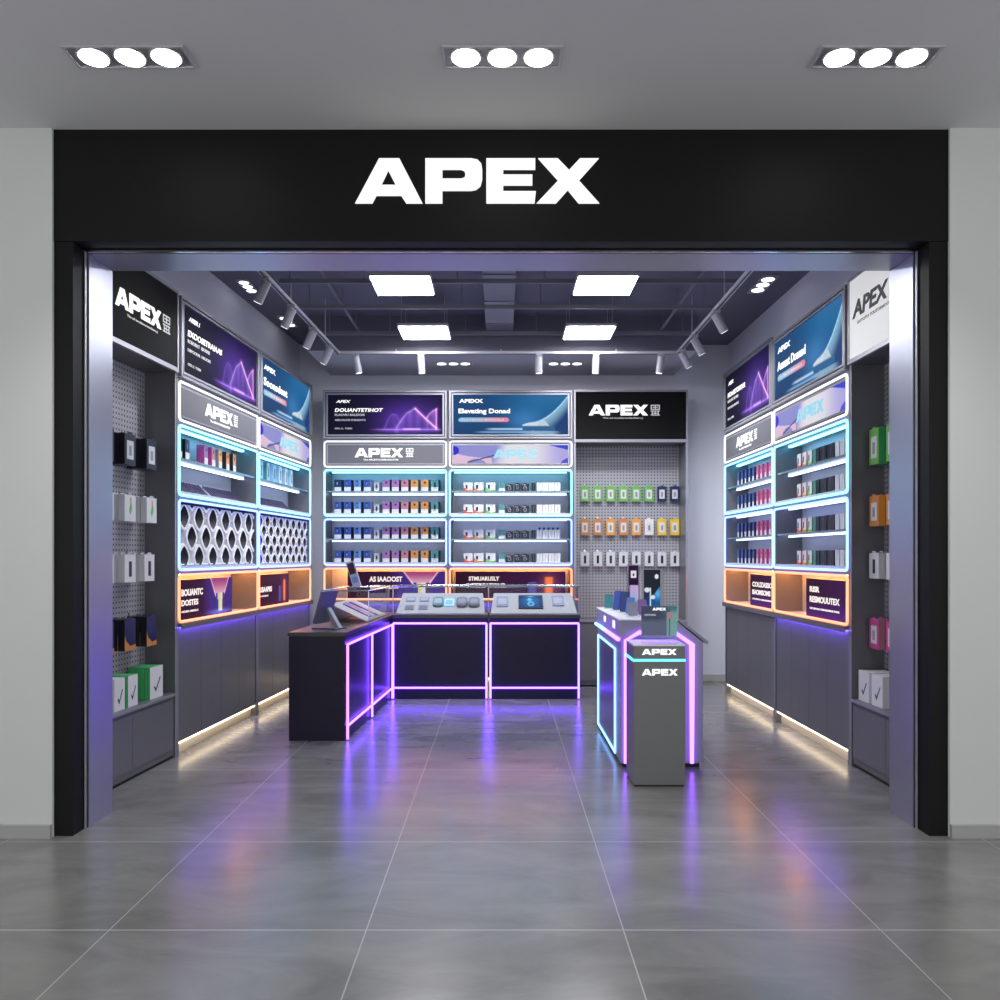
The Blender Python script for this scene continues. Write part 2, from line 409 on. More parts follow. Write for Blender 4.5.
# ------------------------------------------------------------------ setting
HC = 3.606; SC = 3.85; BY = 9.40
struct(MB().box(-6, 6, -4, 4.31, -.1, 0, FLOOR_H).build('floor'))
struct(MB().box(-3.4, 3.4, 4.31, 9.6, -.1, 0, FLOOR_S).build('floor'))
struct(MB().box(-6, 6, -4, 4.31, HC, HC+.3, HALLCEIL).build('ceiling'))
struct(MB().box(-6, -2.283, 4.17, 4.35, 0, HC, HALLWALL).build('wall_hall_left'))
struct(MB().box(2.283, 6, 4.17, 4.35, 0, HC, HALLWALL).build('wall_hall_right'))
struct(MB().box(-6, -2.283, 4.15, 4.17, 0, .066, BASEB).build('baseboard_hall_left'))
struct(MB().box(2.283, 6, 4.15, 4.17, 0, .066, BASEB).build('baseboard_hall_right'))
# black portal: two posts and the fascia
b = MB().box(-2.283, -2.186, 4.188, 4.30, 0, 3.034, BLACK).box(2.186, 2.283, 4.188, 4.30, 0, 3.034, BLACK)
struct(b.build('trim_1'))
struct(MB().box(-2.283, 2.283, 4.184, 4.30, 3.036, HC, BLACK).build('trim_2'))
# chrome bead and dark shadow gap, then silver lining
b = MB()
for s in (-1, 1):
    x = s*2.182
    b.box(min(x,x-s*.006), max(x,x-s*.006), 4.292, 4.305, 0, 3.03, EDGE)
b.box(-2.18, 2.18, 4.292, 4.305, 3.022, 3.030, CHROME)
struct(b.build('trim_3'))
b = MB()
for s in (-1, 1): b.box(min(s*2.179,s*2.24), max(s*2.179,s*2.24), 4.30, 4.325, 0, 3.05, DARK)
b.box(-2.2, 2.2, 4.30, 4.325, 3.027, 3.06, DARK)
struct(b.build('trim_4'))
b = MB()
for s in (-1, 1): b.box(min(s*2.172,s*2.62), max(s*2.172,s*2.62), 4.325, 4.585, 0, 3.022, SILVER)
b.box(-2.62, 2.62, 4.325, 4.585, 3.024, 3.10, SILVER)
struct(b.build('trim_5'))
struct(MB().box(-3.4, 3.4, 4.32, 4.58, 3.10, 4.1, WALL).box(-3.4, -2.62, 4.32, 4.58, 0, 3.10, WALL).box(2.62, 3.4, 4.32, 4.58, 0, 3.10, WALL).build('wall_front'))

# frames of the two side walls and the back wall
LA = math.atan2(-2.08+2.304, 8.93-5.83); LL = math.hypot(3.10, .224)
UL = T(-2.304, 5.83, 0, PI/2-LA)                 # local x runs from near to far, local y into the wall
RA = math.atan2(2.352-2.381, 3.0); RL = math.hypot(3.0, .029)
UR = T(2.352, 8.60, 0, -PI/2-RA)                 # local x runs from far to near
UB = T(-1.943, 8.95, 0, 0)
DS = .245
def walled(name, U, x0, x1):
    o = MB().box(x0, x1, DS+.012, DS+.16, 0, SC+.05, WALL).build(name); o.matrix_world = U; return struct(o)
walled('wall_left', UL, -1.6, 4.0); walled('wall_right', UR, -1.1, 4.4)
struct(MB().box(-3.0, 3.2, BY, BY+.15, 0, SC+.05, WALL).build('wall_back'))
struct(MB().box(-3.4, 3.4, 4.3, 9.6, SC, SC+.2, SHOPCEIL).build('ceiling'))
struct(MB().box(-1.95, 1.98, 8.27, BY, 3.50, SC, mat('bulkhead_paint', (.40,.40,.44), .6), SHOPCEIL).build('ceiling'))
bb = MB().box(-2.4, 2.7, BY-.015, BY, 0, .075, mat('baseboard_paint', (.5,.48,.46), .5)); struct(bb.build('baseboard_back'))

# ceiling grid
RAIL = mat('ceiling_rail', (.22,.22,.25), .5, .3)
for i, y in enumerate((6.59, 7.27, 8.13)):
    b = MB().box(-1.78, 1.93, y-.012, y+.012, 3.62, 3.655, RAIL)
    for x in (-1.7,-1.1,-.35,.35,1.1,1.8): b.box(x-.004, x+.004, y-.004, y+.004, 3.655, SC, RAIL)
    tag(b.build('ceiling_cross_rail'), ['thin grey cross rail over the two near light panels','thin grey cross rail between near and far light panels','thin grey cross rail just before the back bulkhead'][i], 'ceiling rail', 'cross rails under the shop ceiling')
for i, x in enumerate((-1.43, 1.60)):
    b = MB().sweep([(x,4.7,3.69),(x,8.27,3.69)], .014, RAIL, n=8, up=Vector((0,0,1)))
    for y in (5.2,6.3,7.4,8.1): b.box(x-.003, x+.003, y-.003, y+.003, 3.70, SC, RAIL)
    tag(b.build('ceiling_conduit'), ['thin conduit running to the back under the ceiling, left side','thin conduit running to the back under the ceiling, right side'][i], 'conduit', 'ceiling conduits')
d = thing('ceiling_duct', 'wide grey ventilation duct along the middle of the shop ceiling', 'duct', T(0,6.5,3.70))
MB().box(-.15, .12, -1.85, 1.76, 0, .145, mat('duct_paint', (.26,.26,.30), .5, .2)).build('duct_body', d)
for y in (-.6,.1,.8,1.5): MB().box(-.157, .127, y, y+.03, -.007, .147, RAIL).build('joint_band', d)

# ------------------------------------------------------------------ lamps
def area_light(name, M, sx, sy, power, col=(1,1,1), parent=None):
    l = bpy.data.lights.new(name, 'AREA'); l.shape = 'RECTANGLE'; l.size = sx; l.size_y = sy; l.energy = power; l.color = col
    o = bpy.data.objects.new(name, l); C.objects.link(o); o.matrix_world = M
    return o
def spot(name, loc, target, power, angle=60, blend=.8, col=(1,1,1), r=.03):
    l = bpy.data.lights.new(name, 'SPOT'); l.energy = power; l.spot_size = math.radians(angle); l.spot_blend = blend; l.color = col; l.shadow_soft_size = r
    o = bpy.data.objects.new(name, l); C.objects.link(o); o.location = loc
    o.rotation_euler = (Vector(target)-Vector(loc)).to_track_quat('-Z','Y').to_euler()
    return o
k = 0
for x, y in ((-.77,6.21),(.815,6.21),(-.725,7.57),(.835,7.57)):
    t = thing('ceiling_light_panel', ['square glowing ceiling panel, near left of four','square glowing ceiling panel, near right of four','square glowing ceiling panel, far left of four','square glowing ceiling panel, far right of four'][k], 'ceiling light', T(x,y,3.55), 'square ceiling light panels')
    MB().box(-.235,.235,0,.455,.002,.03,TRACK).build('housing', t)
    MB().box(-.222,.222,.012,.443,-.004,.002,E['panel']).build('diffuser', t)
    for a in (-.2,.2):
        for c in (.05,.40): MB().cyl((a,c,.03),(a,c,SC-3.55),.002,TRACK,6).build('hanging_wire', t)
    k += 1
LR = mat('lamp_reflector', (.35,.35,.37), .35, .6)
def downlight(label, M, sc=1., e='lamp', power=0, grp='recessed triple downlights'):
    t = thing('recessed_downlight', label, 'downlight', M, grp)
    w, h = .262*sc, .08*sc
    b = MB()
    for (a0,a1,c0,c1) in ((-w,w,-h,-h+.012*sc),(-w,w,h-.012*sc,h),(-w,-w+.012*sc,-h+.012*sc,h-.012*sc),(w-.012*sc,w,-h+.012*sc,h-.012*sc)): b.box(a0,a1,c0,c1,-.008,-.0002,TRACK)
    b.build('trim_frame', t)
    b = MB().box(-w+.012*sc, w-.012*sc, -h+.012*sc, h-.012*sc, -.003, -.0005, LR)
    b.build('back_plate', t)
    for i in (-1,0,1):
        MB().cyl((i*.158*sc,0,-.004),(i*.158*sc,0,-.010),.061*sc,E[e],24).cyl((i*.158*sc,0,-.003),(i*.158*sc,0,-.007),.074*sc,LR,24).build('lamp', t)
    return t
for x, nm in ((-1.615,'left'),(0.005,'middle'),(1.63,'right')):
    downlight('three-lamp recessed downlight in the hall ceiling, '+nm+' of the three', T(x,3.57,HC-.0005), 1.0)
    for i in (-1,0,1): spot('hall_lamp_beam', (x+i*.158,3.57,HC-.03), (x+i*.158,3.35,0), 45, 100, .9, (1,.98,.96), .05)
downlight('three-lamp recessed downlight in back bulkhead, left one', T(-.51,8.80,3.4995), .80, 'lens')
downlight('three-lamp recessed downlight in back bulkhead, right one', T(.69,8.80,3.4995), .80, 'lens')
downlight('recessed shop ceiling downlight by the left wall, nearer the entrance', T(-2.27,7.35,SC-.0005,PI/2), .70, 'lens')
downlight('recessed shop ceiling downlight by the left wall, nearer the back', T(-2.20,8.45,SC-.0005,PI/2), .75, 'lens')
downlight('recessed shop ceiling downlight by the right wall', T(2.33,7.30,SC-.0005,PI/2), .90, 'lens')

# track
tr = thing('lighting_track', 'grey lighting track running around the ceiling on three sides', 'lighting track', T(0,8.2,3.45))
def bar(p, q, w=.02, h=.022):
    p = Vector(p); q = Vector(q); t = (q-p).normalized(); s = Vector((-t.y,t.x,0))*w
    v = [p-s, q-s, q+s, p+s]
    return [(a.x,a.y,a.z) for a in v] + [(a.x,a.y,a.z+h) for a in v]
FS = [(3,2,1,0),(4,5,6,7),(0,1,5,4),(1,2,6,5),(2,3,7,6),(3,0,4,7)]
for p, q in (((-1.75,-3.5,0),(-1.63,0,0)),((-1.65,0,0),(1.79,0,0)),((1.77,-3.5,0),(1.77,0,0))):
    MB().add(bar(p,q), FS, TRACK).add(bar((p[0],p[1],-.002),(q[0],q[1],-.002),.006,.001), FS, DARK).build('track_rail', tr)
for x, y in ((-1.72,-2.6),(-1.69,-1.6),(-1.65,-.5),(-1.05,0),(0,0),(1.15,0),(1.77,-.6),(1.77,-1.7),(1.77,-2.8)):
    MB().cyl((x,y,.02),(x,y,.05 if y > -.3 else .40),.005,TRACK,8).build('hanger_rod', tr)
HEADM = mat('head_white', (.34,.34,.38), .4, .05)
def head(x, y, dx, dy, label):
    t = thing('track_spotlight', label, 'spotlight', T(x,y,3.45), 'spotlights hanging from the ceiling track')
    MB().box(-.03,.03,-.03,.03,-.022,-.001,HEADM).build('adapter', t)
    MB().cyl((0,0,-.02),(0,0,-.055),.012,HEADM,10).build('joint', t)
    dv = Vector((dx,dy,-1)).normalized(); p = Vector((0,0,-.045)) - dv*.02; q = p+dv*.165
    hs = MB().cyl(p, q, .036, HEADM, 20).build('housing', t, True)
    sub(MB().cyl(q, q+dv*.003, .029, E['lens'], 20).build('lens', t), hs)
    spot('track_beam', Vector((x,y,3.45))+q+dv*.02, Vector((x,y,3.45))+q+dv*2, 42, 130, 1., (.90,.94,1), .03)
def lx(y): return -1.63+(-.12)*(8.2-y)/3.5
for i, (y, w) in enumerate(((5.95,'nearest the entrance'),(6.60,'second from the entrance'),(7.25,'third from the entrance'),(7.85,'last before the corner'))):
    head(lx(y), y, -.55, .25, 'pale spotlight on left arm of track, '+w)
for i, (y, w) in enumerate(((6.75,'nearest the entrance'),(7.50,'second from the entrance'),(8.02,'last before the corner'))):
    head(1.77, y, .62, .2, 'pale spotlight on right arm of track, '+w)
for i, (px, w) in enumerate(((356,'leftmost'),(421,'second from left'),(539,'third from left'),(596,'fourth from left'),(661,'rightmost'))):
    head((px-501)*8.2/820, 8.2, (.2,.06,0,-.03,-.12)[i], .12, 'pale spotlight on back arm of track, '+w)

# ------------------------------------------------------------------ storefront sign
t = thing('storefront_sign', 'large glowing white brand letters on black fascia above entrance', 'sign', T(0,4.184,0))
S = 4.174/820
zb = 1.43+353*S; w = 244.4*S; h = 45*S; x0 = -146*S
for i, gl in enumerate(APEX):
    me = curve_mesh(gl, .1); k = w/5.457
    xs = [p[0] for p in gl[0]]
    link('letter', fit(me, x0+min(xs)*k, zb, (max(xs)-min(xs))*k, h, -.001, E['sign'], .008), t)

# ------------------------------------------------------------------ wall cabinets
Z = dict(doors=.93, n0=.955, n1=1.312, b1=1.850, c1=2.385, s1=2.697, p1=3.30)
names = {}
def cabinet(U, x, W, D, label, cells, zt=3.30, endpanel=False, niche='L', parts_door=4, ledge=True):
    """One floor-standing wall cabinet. U frame matrix, x offset along the wall."""
    M = U @ T(x,0,0)
    t = thing('display_cabinet', label, 'cabinet', M, 'lit wall cabinets')
    s = .028
    # carcass
    b = MB()
    b.box(0, s, 0, D, .0, zt, GREY, FRONT).box(W-s, W, 0, D, .0, zt, GREY, FRONT)
    b.box(s, W-s, D-.012, D, 0, zt, INNER)
    for z0, z1 in ((.905,Z['n0']),(Z['n1']-.012,Z['n1']+.012),(Z['b1']-.012,Z['b1']+.012),(Z['c1']-.012,Z['c1']+.012),(Z['s1']-.012,Z['s1']+.012),(zt-.02,zt)):
        b.box(s, W-s, 0, D-.012, z0, z1, INNER, FRONT)
    for z in (Z['n1'], Z['b1']): b.box(s, W-s, .004, D-.012, z+.012, z+.048, INNER)
    b.box(s, W-s, .004, .02, Z['c1']+.012, zt-.02, GREYD)
    b.box(s, W-s, .07, D-.012, 0, .905, GREYD)
    b.build('carcass', t)
    if endpanel:
        e = -1 if endpanel == 'L' else 1
        X = 0 if e < 0 else W
        for z in (2.385,1.85,1.31,.947): MB().box(min(X,X+e*.0015), max(X,X+e*.0015), .012, D-.005, z-.006, z+.006, DARK).build('panel_seam', t)
        MB().box(min(X,X+e*.004), max(X,X+e*.004), -.004, .022, 0, zt, EDGE).build('edge_strip', t)
    MB().box(0, W, -.034, -.001, .925, .950, GREY).box(0, W, -.034, -.030, .909, .925, GREY).build('ledge', t)
    if ledge: MB().box(.04, W-.04, -.027, -.013, .917, .9245, E['ledge']).build('ledge_light', t)  # added purple glow for the doors, kept out of view by the lip
    # doors
    n = parts_door; x0 = s+.012; wd = (W-2*x0)/n
    MB().box(s, W-s, .004, .07, .895, .905, GREY).build('door_rail', t)
    for i in range(n):
        MB().box(x0+i*wd+.0015, x0+(i+1)*wd-.0015, .006, .03, .098, .893, GREY).build('door', t)
    MB().box(s, W-s, .05, .07, 0, .075, mat('toe_board', (.62,.56,.48), .5)).build('toe_board', t)
    MB().box(s+.01, W-s-.01, .012, .034, .083, .094, E['toe']).build('toe_light', t)
    # neon outlines
    neon('orange_light_tube', t, .018, W-.018, Z['n0']+.004, Z['n1']-.020, E['orange'])
    neon('blue_light_tube', t, .018, W-.018, Z['n1']+.018, Z['b1']-.020, E['blue'])
    neon('cyan_light_tube', t, .018, W-.018, Z['b1']+.018, Z['c1']-.020, E['cyan'])
    # inner light strips and shelves
    def strip(z, m, a=.04, c=.96): MB().box(W*a, W*c, .10 if D < .3 else .22, (.10 if D < .3 else .22)+.03, z-.014, z-.001, m).build('strip_light', t)
    na, nb = (.04,.66) if niche == 'L' else ((.5,.97) if niche == 'R' else (.05,.96))
    strip(Z['n1']-.012, E['stripo'], .04, .96)
    strip(Z['c1']-.012, E['stripc'])
    zm = (Z['b1']+Z['c1'])/2+.015
    MB().box(s, W-s, .015, D-.012, zm-.008, zm+.008, SHELF).build('shelf', t)
    strip(zm-.008, E['strip'])
    if cells != 'relief':
        strip(Z['b1']-.012, E['strip'])
        zm2 = (Z['n1']+Z['b1'])/2+.030
        MB().box(s, W-s, .015, D-.012, zm2-.008, zm2+.008, SHELF).build('shelf', t)
        strip(zm2-.008, E['strip'])
    return t, M

def lightbox(M, W, kind, label, texts, z0, z1, y=0.):
    t = thing('advert_lightbox', label, 'poster', M @ T(0,y-.002,0), 'framed advert light boxes')
    a = .035; f = .022
    b = MB()
    for (A,c,w_,m,y0) in ((.012,.012,.018,EDGE,-.028),(.030,.030,.010,DARK,-.016),(.040,.040,.016,EDGE,-.026)):
        x0, x1, q0, q1 = A, W-A, z0+c, z1-c
        b.box(x0,x1,y0,0,q0,q0+w_,m).box(x0,x1,y0,0,q1-w_,q1,m).box(x0,x0+w_,y0,0,q0+w_,q1-w_,m).box(x1-w_,x1,y0,0,q0+w_,q1-w_,m)
    b.build('frame', t)
    X0, X1, Q0, Q1 = .056, W-.056, z0+.056, z1-.056
    MB().box(X0,X1,-.008,0,Q0,Q1,DARK).build('backing', t)
    fn = art_purple if kind == 'purple' else art_blue
    o = link('poster_face', art(kind, fn, X1-X0, Q1-Q0, 190, 80, POSTER), t); o.location = (X0,-.0095,Q0)
    PW, PH = X1-X0, Q1-Q0
    for (body,u,v,w,h,m,bold,sh) in texts:
        sub(text('lettering', t, body, X0+u*PW, Q0+v*PH, w*PW, h*PH, m, y=-.0105, bold=bold, shear=sh), o)
    return t
def signpanel(M, W, kind, label):
    z0, z1 = Z['c1']+.012, Z['s1']-.012
    t = thing('brand_sign', label, 'sign', M @ T(0,-.002,0), 'brand panels in white light frames')
    neon('white_light_tube', t, .018, W-.018, z0+.006, z1-.006, E['white'])
    MB().box(.04, W-.04, -.0035, .001, z0+.03, z1-.03, EDGE).build('panel_border', t)
    if kind == 'brand':
        MB().box(.055, W-.055, -.0048, -.0036, z0+.045, z1-.045, mat('sign_grey', (.115,.115,.13), .6)).build('panel_face', t)
        h = .100; w = h*5.3; x = W*.50-w*.5-.07
        apex(t, x, (z0+z1)/2-.035, w, E['text'], -.005, h=h)
        emblem(t, x+w+.03, (z0+z1)/2-.03, h*.95, E['text'], -.005)
        text('tagline', t, 'The ARLETOORMARAOTIB', x+w*.18, (z0+z1)/2-.070, w*.72, .018, E['text'], -.005)
    else:
        o = link('panel_face', art('wave', art_wave, W-.11, z1-z0-.09, 150, 34, POSTER), t); o.location = (.055,-.0045,z0+.045)
        apex(t, W*.36, (z0+z1)/2-.045, W*.36, E['textc'], -.0055, h=.095)
    return t
PT = lambda a, b, c, d: [(a,.07,.80,.13,.07,E['text'],.03,.3),(b,.06,.57,.42,.095,E['text'],.035,.15),(c,.06,.47,.26,.055,E['textd'],.02,0),(d,.06,.345,.27,.045,E['textd'],.02,0),('OIOL LL  YORIN',.06,.135,.15,.04,E['textd'],.02,0)]
BT = lambda a, b: [(a,.05,.80,.21,.095,E['text'],.05,0),(b,.045,.50,.45,.155,E['text'],.035,0),('CLATBDDE MWAIALA',.065,.345,.38,.055,E['textd'],.02,0)]
TWO = LL/2; TWR = RL/2
c_ln, M_ln = cabinet(UL, 0, TWO, DS, 'left wall cabinet nearest entrance, big white petal relief panel', 'relief', endpanel='L')
c_lf, M_lf = cabinet(UL, TWO, TWO, DS, 'left wall cabinet farther back, finer white petal relief panel', 'relief')
lightbox(M_ln, TWO, 'purple', 'framed dark purple mountain advert on left wall', PT('AIIIER I','EXOOSETRAIAAS','ROBORNT  SBORNS','DBPOOIUR  NRUOEE'), Z['s1'], 3.30)
lightbox(M_lf, TWO, 'blue', 'framed blue advert on left wall', BT('APEX','Soonsdent'), Z['s1'], 3.30)
signpanel(M_ln, TWO, 'brand', 'grey brand panel in white light frame on left wall')
signpanel(M_lf, TWO, 'wave', 'pastel wave brand panel on left wall')
c_rf, M_rf = cabinet(UR, 0, TWR, DS, 'right wall cabinet farther back, blue and red boxes on shelves', 'shelf', niche='R', ledge=False)
c_rn, M_rn = cabinet(UR, TWR, TWR, DS, 'right wall cabinet nearest entrance, white and black boxes on shelves', 'shelf', niche='R', endpanel='R')
lightbox(M_rf, TWR, 'purple', 'framed dark purple mountain advert on right wall', PT('AIER','MOAARTOROAR','ROBORNT SBORNS','DBPOOIUR NRUOEE'), Z['s1'], 3.34)
lightbox(M_rn, TWR, 'blue', 'framed blue advert on right wall', BT('APEX','Aenzet Doannd'), Z['s1'], 3.30)
signpanel(M_rf, TWR, 'brand', 'grey brand panel in white light frame on right wall')
signpanel(M_rn, TWR, 'wave', 'pastel wave brand panel on right wall')
WB = 1.363
DB = .36
c_bl, M_bl = cabinet(UB, 0, WB, DB, 'back wall cabinet at left, shelves of blue and pink boxes', 'shelf', zt=3.242, niche='B')
c_br, M_br = cabinet(UB, WB+.004, WB, DB, 'back wall cabinet in the middle, white and black boxes on shelves', 'shelf', zt=3.242, niche='B')
lightbox(M_bl, WB, 'purple', 'framed dark purple mountain advert on back wall', PT('APEX','DOUANTETIHOT','PLAOVIU BAUDOIS','AEIUOUNE SNEAEATC'), Z['s1'], 3.242)
lightbox(M_br, WB, 'blue', 'framed blue advert on back wall', BT('APEXX','Elevating Donad'), Z['s1'], 3.242)
signpanel(M_bl, WB, 'brand', 'grey brand panel in white light frame on back wall')
signpanel(M_br, WB, 'wave', 'pastel wave brand panel on back wall')

# petal relief panels
RELIEF = mat('relief_white', (.76,.76,.78), .45); RDARK = mat('relief_dark_cavity', (.012,.012,.016), .6)  # shade inside the petals is put in as a near-black colour
def relief(t, W, cols, rows):
    x0, x1, z0, z1 = .032, W-.030, Z['n1']+.049, Z['b1']-.045
    b = MB().box(x0, x1, .10, .13, z0, z1, RELIEF)
    cw = (x1-x0)/cols; ch = (z1-z0)/rows*1.0
    for j in range(rows+1):
        for i in range(cols+1):
            cx = x0+cw*(i+(.5 if j%2 == 0 else 0)); cz = z0+ch*(j+.35)
            if cx < x0+cw*.1 or cx > x1+.01: continue
            n = 14; rings = []
            for (k, yy, sx, sz, dz) in ((0,.12,.50,.95,0),(1,.07,.46,.86,.02),(2,.020,.40,.76,.05),(3,.020,.29,.60,.06),(4,.05,.21,.50,.10),(5,.11,.17,.42,.10)):
                ring = []
                for a in range(n):
                    an = 2*PI*a/n; ca = math.cos(an); sa = math.sin(an)
                    px = cx+cw*sx*math.copysign(abs(ca)**1.25, ca); pz = cz+ch*(dz+sz*math.copysign(abs(sa)**1.0, sa)*(.9))
                    pz = cz+ch*dz+ch*sz*sa*.9
                    px = cx+cw*sx*ca*(1-.45*abs(sa)**1.5)
                    if k > 3: px -= cw*.09
                    ring.append((min(max(px,x0),x1), yy, min(max(pz,z0),z1)))
                rings.append(ring)
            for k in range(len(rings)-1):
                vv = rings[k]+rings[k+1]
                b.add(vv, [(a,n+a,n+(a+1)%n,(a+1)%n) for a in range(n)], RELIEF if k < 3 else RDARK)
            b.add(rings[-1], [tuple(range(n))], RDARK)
    b.build('relief_panel', t, True)
    MB().box(x0, x1, .03, .05, z0+.004, z0+.010, E['striplow']).build('strip_light', t)
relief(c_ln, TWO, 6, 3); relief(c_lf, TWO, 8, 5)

# niche poster boards (stand in the orange cells)
def niche(M, x0, x1, kind, label, texts, y=.018, wood=False):
    zb = Z['n0']+.001; h = .30
    t = thing('poster_board', label, 'poster', M @ T(x0,y,zb), 'poster boards in orange-lit niches')
    W = x1-x0
    MB().box(0, W, .001, .05, 0, h, mat('board_edge', (.06,.02,.05), .5)).build('board', t)
    o = link('poster_face', art('niche%d' % kind, art_niche(kind), W, h, 120, 48, POSTER), t); o.location = (0,0,0)
    for (body,u,v,w,hh) in texts: sub(text('lettering', t, body, u*W, v*h, w*W, hh*h, E['warmtext'], y=-.001, bold=.04), o)
niche(M_ln, .04, TWO*.66, 0, 'dark poster board with two bottles in a beam, left wall niche', [('BOUANTC',.065,.60,.36,.17),('DOSTES',.065,.36,.28,.15),('OULISO AREOLO',.065,.20,.28,.05)])
niche(M_lf, .04, TWO*.58, 1, 'dark poster board with blue and orange sticks, left wall niche', [('USAAPRS',.075,.46,.36,.17),('A OOOIUO',.075,.32,.25,.05)])
niche(M_rf, TWR*.52, TWR*.97, 3, 'dark maroon poster board, right wall niche toward the back', [('COUZASSO',.10,.62,.82,.16),('BAOMSOMS',.10,.38,.75,.16),('OIOURNOA ORRARUMIOR',.10,.22,.8,.05)])
niche(M_rn, TWR*.45, TWR*.97, 2, 'dark maroon poster board with a purple stick, right wall niche nearest entrance', [('RISR',.10,.66,.24,.15),('RESMOUUTEX',.10,.40,.70,.16),('OICURNOA ORRARUMIOR WIAR',.10,.22,.70,.05)])
niche(M_bl, WB*.17, WB*.97, 0, 'dark poster board with bright beam, back wall left niche', [('AS IAAOOST',.22,.62,.34,.20),('NTEMAALOR',.24,.36,.28,.14)], .2)
niche(M_br, WB*.05, WB*.95, 1, 'dark maroon poster board with orange bottle, back wall middle niche', [('STMUARUSLY',.12,.66,.28,.16),('INTEREATONR',.10,.40,.36,.17)], .2)

# peg bays --------------------------------------------------------------
def pegbay(U, x, W, D, zt, zs, zc, label, signlabel, dark=True, side=None):
    M = U @ T(x,0,0)
    t = thing('pegboard_bay', label, 'display unit', M, 'pegboard display bays')
    s = .022
    b = MB().box(0,s,0,D,0,zt,GREY,EDGE).box(W-s,W,0,D,0,zt,GREY,EDGE)
    b.box(s,W-s,D-.01,D,0,zt,GREYD)
    b.box(s,W-s,.0,D-.01,zs-.03,zs,GREYD,EDGE).box(s,W-s,0,D-.01,zt-.02,zt,GREY,EDGE).box(s,W-s,0.03,D-.01,zs,zt-.02,GREYD)
    b.box(s,W-s,-.006,D-.01,zc-.02,zc,GREY,EDGE).box(s,W-s,.020,D-.01,0,.022,DARK)
    b.build('carcass', t)
    MB().box(s,W-s,D-.022,D-.0105,zc,zs-.03,PEG).build('pegboard', t)
    n = 2
    MB().box(s,W-s,.012,.03,.022,zc-.021,GREYD).build('base_panel', t)
    for i in range(n):
        w = (W-2*s-.04)/n
        MB().box(s+.02+i*w+.002, s+.02+(i+1)*w-.002, .002, .0115, .07, zc-.045, GREY).build('door', t)
    # sign
    g_ = thing('brand_lightbox', signlabel, 'sign', M @ T(0,-.004,0), 'brand boards above the pegboards')
    f = MB()
    z0, z1 = zs-.028, zt
    for (a0,a1,q0,q1) in ((0,W,z0,z0+.03),(0,W,z1-.022,z1),(0,.02,z0+.03,z1-.022),(W-.02,W,z0+.03,z1-.022)): f.box(a0,a1,-.014,.003,q0,q1,EDGE)
    f.build('frame', g_)
    face = mat('sign_black', (.006,.006,.006), .6, 0, None, 0, 0, .1) if dark else mat('sign_white', (.62,.62,.60), .5, 0, (1,1,.97), .40)
    MB().box(.02,W-.02,-.008,.003,z0+.03,z1-.022,face).build('face', g_)
    mid = (z0+z1)/2
    if dark:
        w = .52*W if side is None else .56*W; h = .115*(1 if side is None else 1.35); xx = W*.13 if side is None else W*.10
        if side == 'L': xx = .37; w = .575; h = .12; mid -= .06
        apex(g_, xx, mid+.005, w, E['text'], -.009, h=h)
        emblem(g_, xx+w+.03, mid+.005, h, E['textd'], -.009)
        text('tagline', g_, 'The atl tocaltarnottarbtarog', xx+w*.24, mid-.035, w*.68, .020, E['textd'], -.009)
    else:
        me = font_mesh('APEX', .03, .02, .15)
        link('lettering', fit(me, W*.07, mid+.0, W*.50, .115, -.009, INK, .003), g_)
        text('tagline', g_, 'GOTOTO TOUTORMOO', W*.14, mid-.05, W*.44, .022, mat('grey_ink', (.3,.3,.3), .5), -.009)
    return t, M
BAYW = 1.20
p_l, M_pl = pegbay(UL, -BAYW-.006, BAYW, DS, 3.31, 2.76, .462, 'pegboard bay with low base at left of entrance', 'black brand board above left pegboard bay', True, 'L')
p_r, M_pr = pegbay(UR, RL+.006, 1.0, DS, 3.31, 2.76, .462, 'pegboard bay with low base at right of entrance', 'white brand board with black letters above right pegboard bay', False)
p_b, M_pb = pegbay(UB, 2*WB+.010, 1.245, DB, 3.242, 2.70, .73, 'grey pegboard bay on the back wall beside the cabinets', 'black brand board above the back pegboard', True)

